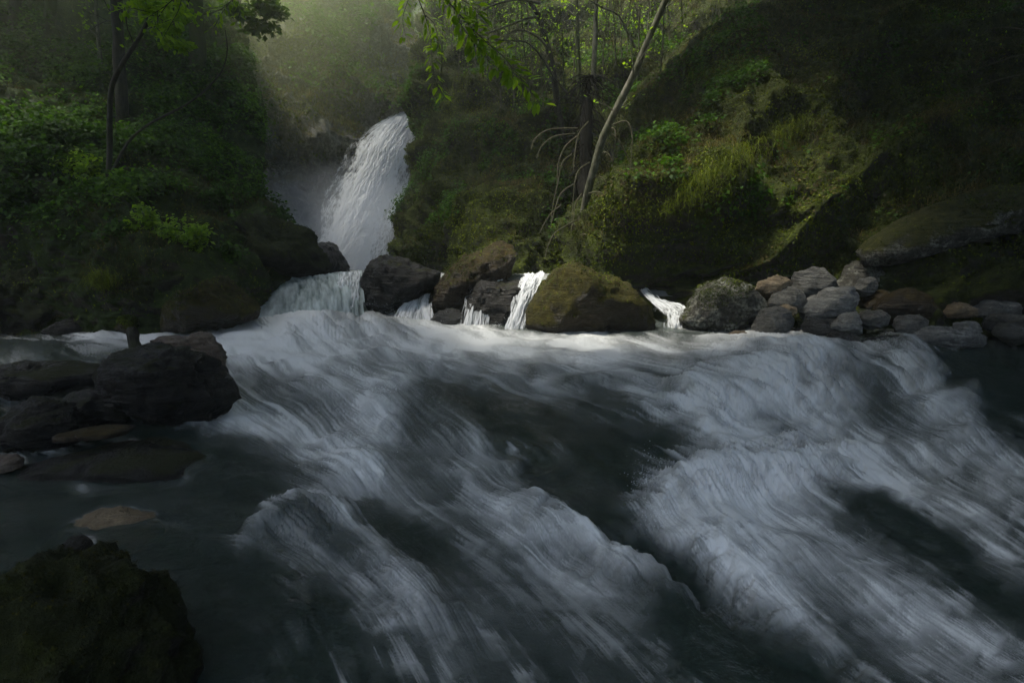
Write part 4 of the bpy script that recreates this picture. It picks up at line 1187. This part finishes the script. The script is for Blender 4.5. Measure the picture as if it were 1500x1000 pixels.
# unseen trees added beyond the frame, crowns placed to shade stream and right slope
def shade_tree(x, y, z, h, centres, lab, nl=4200):
    p0 = np.array([x, y, z]); 
    path = np.stack([p0 + np.array([0.15 * math.sin(k), 0.1 * k, k * h / 7]) for k in range(8)])
    px_, py_ = project(path)
    pts = [(float(a), float(b), float(c[1])) for a, b, c in zip(px_, py_, path)]
    root = Vector(p0)
    t = empty("tree", root, lab, "tree", "tall trees on the banks")
    v, f = tube(path - p0, np.linspace(0.24, 0.1, 8), 9, 2, 0.1)
    link("trunk", mesh_np("trunk", v, f, [M_bark]), t)
    Vs, Fs, T, k = [], [], [], 0
    for (cx, cy_, cz, r) in centres:
        kk = int(nl / 90)
        cc = np.array([cx, cy_, cz]) + rvec(kk) * r * rng.random((kk, 1)) ** 0.5 * np.array([1, 1, 0.7])
        pos = np.repeat(cc, 90, 0) + rng.standard_normal((kk * 90, 3)) * r * 0.2
        L = 0.2 * rng.uniform(0.7, 1.4, len(pos))
        V, F = leaves(pos - p0, np.tile([0, 0, 1.0], (len(pos), 1)), L, L * 0.4, 0.6, 0.3)
        Vs.append(V); Fs.append(F + k); T.append(tones(len(pos), 4)); k += len(V)
    link("crown", mesh_np("crown", np.concatenate(Vs), np.concatenate(Fs), [M_canopy], True, None, {"tone": np.concatenate(T)}), t)
for (x, y, z, h, cs, lab) in [
  (14.5, 11.0, 7.5, 6, [(5.8,14.5,12.5,2.4),(8,13,12,2.8),(10.5,11.5,12.5,2.8),(12,14,14,2.8),(4.6,12.6,12,2.0)], "unseen shade tree above the long lichened slab"),
  (10.5, 5.5, 3.5, 8, [(8,8,10,2.8),(10,5,10,2.8),(5.5,8.5,9.5,2.6),(5,5.5,9,2.5),(7.5,10.5,10.5,2.4)], "unseen shade tree over the near right bank"),
  (10.0, 0.0, 3.0, 7, [(7,1,8.5,2.8),(9,-2,9,2.8),(4,.5,8,2.5),(2.5,2.5,8.8,2.3)], "unseen shade tree on the near right bank beside the rapids"),
  (18.0, 14.0, 11.0, 6, [(13,17,16,2.8),(9,17,15,2.6),(15,13,15,3),(2.6,13.8,13.4,1.9),(0.8,12.6,13,1.7)], "unseen shade tree high on the right slope"),
  (11.0, 9.5, 4.8, 6, [(2.4,5.9,9.5,2.5),(0,6.3,9.8,2.5),(4.2,4.4,9.2,2.0),(0.5,4.2,9,2.3),(-2,3.6,9,2.3),(-2.4,5.4,9.6,2.0),(-2.6,2.2,8.4,2.3),(-4.4,3,9,2.0)], "broad unseen shade tree reaching right across the stream"),
  (-9.5, 6.0, 3.5, 8, [(-8,6,9.5,2.8),(-5.4,5,9,2.5),(-9,8.5,10.5,2.6),(-6.4,6.6,9.3,2.2),(-12,8.8,10.5,2.5),(-5.6,8.0,10.2,1.5)], "unseen shade tree over the near left bank"),
  (-9.0, 0.5, 3.0, 7, [(-6,1,8,2.8),(-3.4,-.5,7.5,2.5),(-7,3,9,2.6),(-1.2,.5,8.5,2.3)], "unseen shade tree on the near left bank beside the black boulders")]:
    shade_tree(x, y, z, h, cs, lab)

# bare wood on the slope right of the waterfall
y5, y6, y7 = gR(868, 130), gR(846, 150), gR(812, 190)
G_WOOD = "thin trees on the slope right of the waterfall"
tree("tree", "straight grey trunk standing just left of the leaning birch", "tree", G_WOOD, [(869,150,y5),(870,100,y5),(872,50,y5),(873,0,y5),(874,-120,y5)], (0.085, 0.06), M_pale, 8, 1.4, 0.013, 120, 0.08, t0=0.5)
tree("tree", "mossy trunk left of the straight grey one", "tree", G_WOOD, [(849,160,y6),(847,100,y6),(846,50,y6),(844,0,y6),(842,-120,y6)], (0.075, 0.05), M_barkmoss, 8, 1.4, 0.013, 120, 0.08)
tree("tree", "dark forked tree bending left over the slope", "tree", G_WOOD, [(824,205,y7),(816,150,y7),(810,100,y7),(800,60,y7),(790,25,y7),(776,0,y7),(760,-60,y7)], (0.10, 0.05), M_bark, 12, 1.3, 0.014, 120, 0.07)
for i, (pl, lab) in enumerate([
   ([(832,138),(815,118),(800,95),(786,75),(770,62),(745,60),(725,58)], "dark arching bough reaching left above the mossy bank"),
   ([(800,68),(788,55),(765,44),(748,48),(738,58)], "pale hooked bough above the dark arching one"),
   ([(786,25),(770,28),(750,36),(728,44),(706,52)], "thin pale bough stretching left near the top"),
   ([(792,5),(760,0),(735,4),(710,14),(690,30)], "uppermost thin bough stretching left"),
   ([(930,70),(918,45),(905,22),(880,10),(862,0)], "dark crooked bough right of the straight grey trunk")]):
    c = px_curve([(x, y, y7 - 1.2) for x, y in pl], 22)
    t = empty("bough", Vector(c[0]), lab, "bough")
    v, f = tube(c - c[0], np.linspace(0.035, 0.012, 22), 6, i, 0.1)
    link("branch", mesh_np("branch", v, f, [M_sapling if i else M_bark]), t)
    parts, tips = twigs_from(c - c[0], 12, 0.5, 0.006, 1, 0.1, 0.2)
    link("twig", mesh_np("twig", *join(parts), [M_sapling]), t)["kind"] = "stuff"
sap = [(645,115),(660,80),(672,135),(683,60),(697,120),(706,95),(716,140),(724,75),(733,165),(744,110),(752,150),(762,95),(775,170),(784,140),(793,190),(828,180),(838,130),(884,120),(893,90),(905,140),(912,100),(921,70),(932,120),(944,90),(954,50),(966,110),(980,75),(998,60)]
ordn = ["first","second","third","fourth","fifth","sixth","seventh","eighth","ninth","tenth","eleventh","twelfth","thirteenth","fourteenth","fifteenth","sixteenth","seventeenth","eighteenth","nineteenth","twentieth","twenty-first","twenty-second","twenty-third","twenty-fourth","twenty-fifth","twenty-sixth","twenty-seventh","twenty-eighth"]
for i, (x, yb) in enumerate(sap):
    yy = gR(x, yb)
    ln = rng.uniform(-14, 14)
    tree("sapling", f"{ordn[i]} thin bare sapling counting rightwards from the waterfall lip", "sapling", "thin bare saplings on the slope right of the waterfall",
         [(x, yb + 8, yy),(x + ln * .2 + rng.uniform(-3, 3), yb - 40, yy - .1),(x + ln * .6, yb - 90, yy - .2),(x + ln, yb - 160, yy - .3)], (rng.uniform(0.022, 0.045), 0.012), M_sapling if i % 3 else M_barkmoss,
         15, 1.3, 0.009, 110, 0.07, t0=0.1, sides=6, n=16)

# leaning birch with dead drooping boughs
y8 = gR(846, 372)
bt = tree("birch", "pale birch leaning right out of the dark gully", "tree", None,
     [(844,378,y8),(850,335,y8-.2),(860,290,y8-.4),(872,240,y8-.6),(884,200,y8-.7),(905,155,y8-.8),(925,115,y8-.9),(945,70,y8-1.0),(962,30,y8-1.1),(978,-10,y8-1.2),(1000,-80,y8-1.3)], (0.085, 0.045), M_pale, 9, 0.8, 0.012, 60, 0.07, t0=0.5)
arcs = [[(862,178),(848,196),(842,225),(840,250)],[(845,200),(828,215),(818,240),(816,270)],[(838,226),(824,238),(818,265),(810,300),(807,325)],[(864,238),(850,247),(843,262),(840,290),(837,330)],
 [(840,270),(822,283),(812,310),(806,335)],[(852,284),(843,298),(840,320),(836,340)],[(886,192),(898,188),(902,200),(898,225),(897,260),(896,300)],[(896,184),(918,178),(926,200),(925,225),(923,250)],
 [(878,228),(886,223),(893,228),(898,240)],[(868,262),(876,259),(885,263),(893,280)],[(862,284),(874,281),(886,286),(894,297)],[(858,297),(866,295),(877,297),(887,303)],
 [(888,250),(900,258),(915,275),(925,300),(930,320),(935,335)],[(850,345),(857,343),(863,352),(868,366)],[(853,312),(850,325),(845,345),(844,375)],[(896,196),(908,208),(922,235),(932,250),(932,264)],
 [(846,322),(830,330),(812,342),(803,360),(798,378)],[(822,300),(806,314),(796,330),(790,342)],[(842,196),(812,200),(794,214),(786,232)],[(846,188),(805,190),(784,203),(778,220)]]
pa = np.array(bt.location)
for i, a in enumerate(arcs):
    dd = y8 - 0.55 - 0.35 * math.sin(i * 2.1)
    c = px_curve([(x, y, dd - 0.25 * k / len(a)) for k, (x, y) in enumerate(a)], 18)
    v, f = tube(c - pa, np.linspace(0.016, 0.006, 18), 5, i, 0.1)
    b = link("bough", mesh_np("bough", v, f, [M_twig]), bt)
    parts, _t = twigs_from(c - pa, 4, 0.22, 0.003, 0, -0.3, 0.3)
    link("twig", mesh_np("twig", *join(parts), [M_twig]), b)["kind"] = "stuff"

# dark broken stump mass in the gully behind the birch
yq = gR(860, 330) - 0.4
sp = px_curve([(862,360,yq),(860,300,yq),(858,230,yq+.2),(860,170,yq+.3),(862,125,yq+.4),(863,108,yq+.4)], 30)
v, f = tube(sp, np.array([0.17,0.16,0.13,0.11,0.07,0.02])[np.minimum(np.arange(30)//5,5)] * np.linspace(1,.9,30), 14, 6, 0.6)
ts = empty("dead_tree", Vector(sp[0]), "dark broken dead trunk in the gully behind the birch", "dead tree")
link("trunk", mesh_np("trunk", v - sp[0], f, [M_darkwood]), ts)
pp = []
for k in range(230):
    t = rng.random() ** 0.7; c = sp[int(t * 28)]
    d = rvec(1)[0] * np.array([1, 0.6, 0.3]); d[2] = rng.uniform(-0.5, 0.5)
    L = rng.uniform(0.25, 1.1) ** 1.5
    p = [c]
    for s_ in range(8):
        d = norm(d + 0.35 * rvec(1)[0] + np.array([0, 0, -0.22]))
        p.append(p[-1] + d * L / 8)
    pp.append(tube(np.array(p), np.linspace(0.013, 0.004, 9), 4))
V, F = join(pp)
link("branches", mesh_np("branches", V - sp[0], F, [M_darkwood]), ts)["kind"] = "stuff"

# bare budding twigs reaching in from the right
for i, (pl, lab) in enumerate([
   ([(1540,55),(1490,42),(1455,42),(1430,55),(1412,60)], "uppermost budding twig reaching in from the top right"),
   ([(1560,70),(1520,62),(1480,56),(1446,58)], "second budding twig below the uppermost on the right"),
   ([(1550,75),(1490,82),(1450,95),(1420,104),(1390,108),(1364,103)], "long budding twig ending furthest left on the dark slope"),
   ([(1560,90),(1500,108),(1460,118),(1420,132),(1385,144),(1358,140)], "lowest budding twig drooping over the dark slope")]):
    c = px_curve([(x, y, 6.5 + 0.1 * i) for x, y in pl], 24)
    t = empty("twig_spray", Vector(c[0]), lab, "twig", "budding twigs at the top right")
    v, f = tube(c - c[0], np.linspace(0.009, 0.003, 24), 5)
    link("stem", mesh_np("stem", v, f, [M_twig]), t)
    parts, tips = twigs_from(c - c[0], 5, 0.3, 0.003, 0, 0.2, 0.3)
    link("side_twig", mesh_np("side_twig", *join(parts), [M_twig]), t)["kind"] = "stuff"
    tp = np.array([x for x in tips[4::5]] + [c[-1] - c[0]])
    S, Fi = ico(1)
    V = (tp[:, None] + S[None] * np.array([0.008, 0.008, 0.014])).reshape(-1, 3)
    F = (Fi[None] + (np.arange(len(tp)) * len(S))[:, None, None]).reshape(-1, 3)
    link("buds", mesh_np("buds", V, F, [M_beech], True, None, {"tone": np.full(len(V), 0.7)}), t)["kind"] = "stuff"

# leafy boughs hanging into the picture at the top
lv_t = np.array([[0,0,0],[0.32,0.22,0.03],[0.68,0.2,0.02],[1,0,-0.10],[0.68,-0.2,0.02],[0.32,-0.22,0.03],[0.34,0,-0.03],[0.68,0,-0.05]])
lv_f = np.array([[0,6,1,1],[6,7,2,1],[7,3,2,2],[0,5,6,6],[6,5,4,7],[7,4,3,3]])
lv_faces = [np.array([[0,6,1],[7,3,2],[0,5,6],[7,4,3]]), np.array([[1,6,7,2],[6,5,4,7]])]
LEAF = [mesh_np("leaf", lv_t, lv_faces, [M_beech], True, None, {"tone": np.full(8, tv)}) for tv in (0.25, 0.45, 0.6, 0.75, 0.95)]
def leafy_bough(label, stems, nleaf, size, Y, group="leafy boughs hanging over the falls"):
    c0 = at(stems[0][0][0], stems[0][0][1], Y)
    t = empty("leafy_bough", Vector(c0), label, "bough", group)
    lens = [len(s) for s in stems]
    for i, s in enumerate(stems):
        c = px_curve([(x, y, Y + 0.12 * math.sin(k + i)) for k, (x, y) in enumerate(s)], 40)
        v, f = tube(c - c0, np.linspace(0.010 if i == 0 else 0.006, 0.002, 40), 5, i, 0.1)
        link("stem", mesh_np("stem", v, f, [M_bark]), t)
        m = int(nleaf * lens[i] / sum(lens))
        for k in range(m):
            u = 0.06 + 0.94 * (k + rng.random()) / m
            j = min(int(u * 39), 38)
            d = norm(c[j + 1] - c[j])
            side = 1 if k % 2 else -1
            off = rng.uniform(0.0, 0.10)
            a = norm(d * 0.5 + side * norm(np.cross(d, [0, 1, 0.3])) * 0.8 + np.array([0, 0, -0.35]) + 0.45 * rvec(1)[0])
            pos = c[j] + a * off
            n_ = norm(np.array([0, -0.15, 1.0]) + 0.55 * rvec(1)[0])
            y_ = norm(np.cross(n_, a)); n_ = norm(np.cross(a, y_))
            L = size * rng.uniform(0.65, 1.25)
            o = link("leaf", LEAF[int(rng.integers(0, 5))], t)
            M = Matrix(((a[0] * L, y_[0] * L, n_[0] * L, pos[0] - c0[0]), (a[1] * L, y_[1] * L, n_[1] * L, pos[1] - c0[1]), (a[2] * L, y_[2] * L, n_[2] * L, pos[2] - c0[2]), (0, 0, 0, 1)))
            o.matrix_local = M
    return t
leafy_bough("bright green leafy bough sweeping down right of the waterfall lip",
   [[(600,-90),(640,-20),(668,16),(690,40),(712,62),(738,84),(756,106),(772,126),(792,154)],[(690,40),(705,66),(716,90),(730,102)],[(640,-20),(664,-6),(690,8),(700,20)],[(738,84),(748,98),(752,116)],[(668,16),(676,36),(690,58),(698,72)]], 250, 0.13, 7.5)
leafy_bough("thin leafy spray hanging straight down before the waterfall lip",
   [[(580,-80),(605,-20),(622,22),(630,50),(632,76),(634,100),(640,124),(652,142)],[(605,-20),(596,6),(590,28),(594,52)],[(622,22),(636,36),(642,60),(637,78)]], 100, 0.11, 7.9)
leafy_bough("fresh green spray beside the dark slender tree's top",
   [[(300,-60),(268,-14),(246,6),(226,20),(212,28)],[(268,-14),(262,14),(250,36),(238,58)],[(246,6),(228,34),(238,50)],[(226,20),(190,12),(176,16)]], 130, 0.10, 8.6, "leafy boughs over the left bank")
leafy_bough("dim green spray above the mossy pale trunk",
   [[(380,-60),(345,-8),(325,20),(312,44)],[(345,-8),(330,8),(300,14)],[(345,-8),(352,14),(345,36)]], 70, 0.11, 11.0, "leafy boughs over the left bank")

# leafy shrubs and seedlings low on the left bank
shrubs = [(118,258,30,.9,"bright fern-like shrub on the left bank, left of the slender tree"),(70,240,26,.7,"green shrub high on the far left bank"),(215,330,30,.8,"yellow green shrub right of the slender tree's foot"),
 (250,350,26,.8,"leafy shrub just above the dark boulder of the left bank"),(290,352,24,.9,"bright herb clump hanging over the left bank's edge"),(325,295,18,.6,"small yellow shrub on the rock shelf before the cliff"),
 (305,300,14,.5,"tiny shrub left of the small yellow shrub"),(360,330,18,.7,"herb clump on the dark sloping outcrop"),(338,372,16,.6,"low herbs near the chute's left end"),(150,415,18,.45,"pale tuft of grass on the dark boulder of the left bank"),
 (60,330,26,.6,"dim shrub low on the far left bank"),(170,345,24,.6,"dim leafy shrub below the slender tree"),(20,290,30,.6,"shrub at the left edge of the picture")]
for i, (x, y, w, tn_, lab) in enumerate(shrubs):
    yy = ground_Y(P_left, x, y) - 0.15
    c = at(x, y, yy)
    r = w / ppm(yy)
    t = empty("shrub", Vector(c), lab, "shrub", "shrubs on the left bank")
    path = np.array([[0, 0, -0.25], [0, 0, 0], [0.02, 0, 0.1]]); path = catmull(path, 8)
    parts, tips = twigs_from(path, 14, r * 1.1, 0.006, 1, 0.5, 0.1, 1.0)
    V, F = join(parts)
    link("stem", mesh_np("stem", V, F, [M_bark]), t)
    n_ = 420
    if "grass" in lab:
        pos = rng.standard_normal((500, 3)) * r * 0.35
        V, F = blades(pos, np.tile([0, -0.4, 1.0], (500, 1)), rng.uniform(0.2, 0.5, 500), 0.004, 1.6)
        link("foliage", mesh_np("foliage", V, F, [M_mossleaf], True, None, {"tone": tones(500, 8, 0.4, 1)}), t)
    else:
        tp = np.array(tips)[rng.integers(0, len(tips), n_)] + rng.standard_normal((n_, 3)) * 0.05
        L = 0.085 * rng.uniform(0.6, 1.4, n_)
        V, F = leaves(tp, np.tile([0, -0.2, 1.0], (n_, 1)), L, L * 0.38, 0.6, 0.4)
        link("foliage", mesh_np("foliage", V, F, [M_beech if tn_ > .75 else M_herb], True, None, {"tone": tones(n_, 4, 0, tn_ + .1)}), t)
    
# moss, grass hanging on the ridges of the right slope
for i, (x, y, lab) in enumerate([(1140,196,"tuft of yellow hanging grass on the ridge of the right slope"),(1085,226,"second hanging grass tuft, lower left along the ridge"),(1035,262,"third hanging grass tuft, lower still along the ridge"),
    (1010,290,"grass tuft where the ridge meets the gully"),(1060,105,"dim grass tuft on the upper ridge"),(1380,165,"dry brown grass tuft under the budding twigs"),(1420,282,"dry grass tuft on the lichened slab's top")]):
    yy = gR(x, y) - 0.2
    c = at(x, y, yy)
    t = tag(bpy.data.objects.new("grass_tuft", None), lab, "grass tuft", "hanging grass tufts on the right slope")
    COL.objects.link(t); t.location = Vector(c)
    n_ = 300
    pos = rng.standard_normal((n_, 3)) * np.array([0.34, 0.14, 0.10])
    pos[:, 2] -= 0.35 * pos[:, 0] * -1
    V, F = blades(pos, np.tile([-0.2, -0.8, 0.6], (n_, 1)), rng.uniform(0.2, 0.55, n_), 0.004, 1.9, 4, 0.95)
    link("blades", mesh_np("blades", V, F, [M_mossleaf if i < 5 else M_dry], True, None, {"tone": tones(n_, 10, 0.35, 1)}), t)["kind"] = "stuff"

# ------------------------------------------------------------------ spray, mist and haze
def drops(table, n, size):
    pos = []
    for (x, y, sx, sy, Yo, w) in table:
        m = int(n * w)
        b = water_z(x, y) if Yo is None else at(x, y, Yo)
        p = rng.standard_normal((m, 3))
        d = b[1]
        q_ = np.stack([b[0] + p[:, 0] * sx / ppm(d), b[1] + p[:, 1] * sx / ppm(d) * 0.6, b[2] + np.abs(p[:, 2]) * sy / ppm(d)], -1)
        pos.append(q_)
    pos = np.concatenate(pos)
    S = np.array([[1,0,0],[-1,0,0],[0,1,0],[0,-1,0],[0,0,1],[0,0,-1]], float)
    Fi = np.array([[0,2,4],[2,1,4],[1,3,4],[3,0,4],[2,0,5],[1,2,5],[3,1,5],[0,3,5]])
    sz = size * rng.uniform(0.4, 1.5, (len(pos), 1, 1)) * (pos[:, 1] / 4)[:, None, None] ** 0.6
    V = (pos[:, None] + S[None] * sz * np.array([0.8, 0.8, 1.3])).reshape(-1, 3)
    F = (Fi[None] + (np.arange(len(pos)) * 6)[:, None, None]).reshape(-1, 3)
    return V, F
m, nt, out = new_mat("water drops"); g = NT(nt)
b = principled(g, (0.75, 0.8, 0.82), 0.2, None, 0.5); g.l(b.outputs[0], out.inputs[0])
V, F = drops([(1040,575,30,12,None,.10),(1100,545,50,10,None,.10),(1000,610,14,14,None,.06),(950,730,14,22,None,.10),(970,770,20,16,None,.06),(1300,530,30,10,None,.06),(560,590,20,14,None,.08),
   (500,452,40,14,9.9,.14),(560,462,30,8,9.9,.06),(700,478,30,5,9.7,.05),(755,478,14,6,9.55,.05),(970,455,14,6,9.9,.03),(590,470,20,8,9.7,.05),(500,690,30,16,None,.06)], 2600, 0.0019)
tag(link("spray", mesh_np("spray", V, F, [m])), "fine drops thrown up by the rapids", None, None, 'stuff')

def volume_box(name, lo, hi, density, color, aniso, falloff=None, label=None):
    lo, hi = np.array(lo, float), np.array(hi, float)
    c, h = (lo + hi) / 2, (hi - lo) / 2
    s = np.array([[-1,-1,-1],[1,-1,-1],[1,1,-1],[-1,1,-1],[-1,-1,1],[1,-1,1],[1,1,1],[-1,1,1]], float)
    F = np.array([[0,3,2,1],[4,5,6,7],[0,1,5,4],[1,2,6,5],[2,3,7,6],[3,0,4,7]])
    m, nt, out = new_mat(name)
    g = NT(nt)
    v = nt.nodes.new("ShaderNodeVolumePrincipled")
    v.inputs["Color"].default_value = (*color, 1)
    v.inputs["Density"].default_value = density
    v.inputs["Anisotropy"].default_value = aniso
    if falloff:
        tc = g.n("ShaderNodeTexCoord")
        gr = g.n("ShaderNodeTexGradient"); gr.gradient_type = 'SPHERICAL'
        g.l(g.scale(tc.outputs["Object"], tuple(1 / h)), gr.inputs[0])
        nz = g.noise(tc.outputs["Object"], falloff, 3, 0.6)
        d = g.math('MULTIPLY', g.math('POWER', gr.outputs["Fac"], 1.2), g.ramp(nz, [(0.3, 0.35), (0.7, 1.3)]))
        g.l(g.math('MULTIPLY', d, density), v.inputs["Density"])
    g.l(v.outputs[0], out.inputs["Volume"])
    me = mesh_np(name, s * h, F, [m], smooth=False)
    return tag(link(name, me, None, Vector(c)), label, None, None, 'stuff')
c = at(505, 375, 18.4)
volume_box("mist", (c[0] - 4.2, 15.5, 0.0), (c[0] + 4.2, 21.5, 4.4), 0.34, (0.92, 0.96, 1.0), 0.3, 0.6, "cool white mist round the foot of the waterfall")
c2 = at(400, 40, 22.0)
volume_box("mist", (c2[0] - 12.5, 10.5, 2.0), (c2[0] + 7.0, 33, 17.5), 0.15, (0.94, 1.0, 0.58), 0.3, 0.25, "added mist tinted yellow green for the glow over the cliff left of the waterfall")  # added volume; the glow's yellow-green is put into its colour
volume_box("haze", (-170, -130, -3.5), (170, 230, 58), HAZE_DENSITY, (0.95, 1.0, 0.93), 0.25, None, "thin air haze filling the gorge")
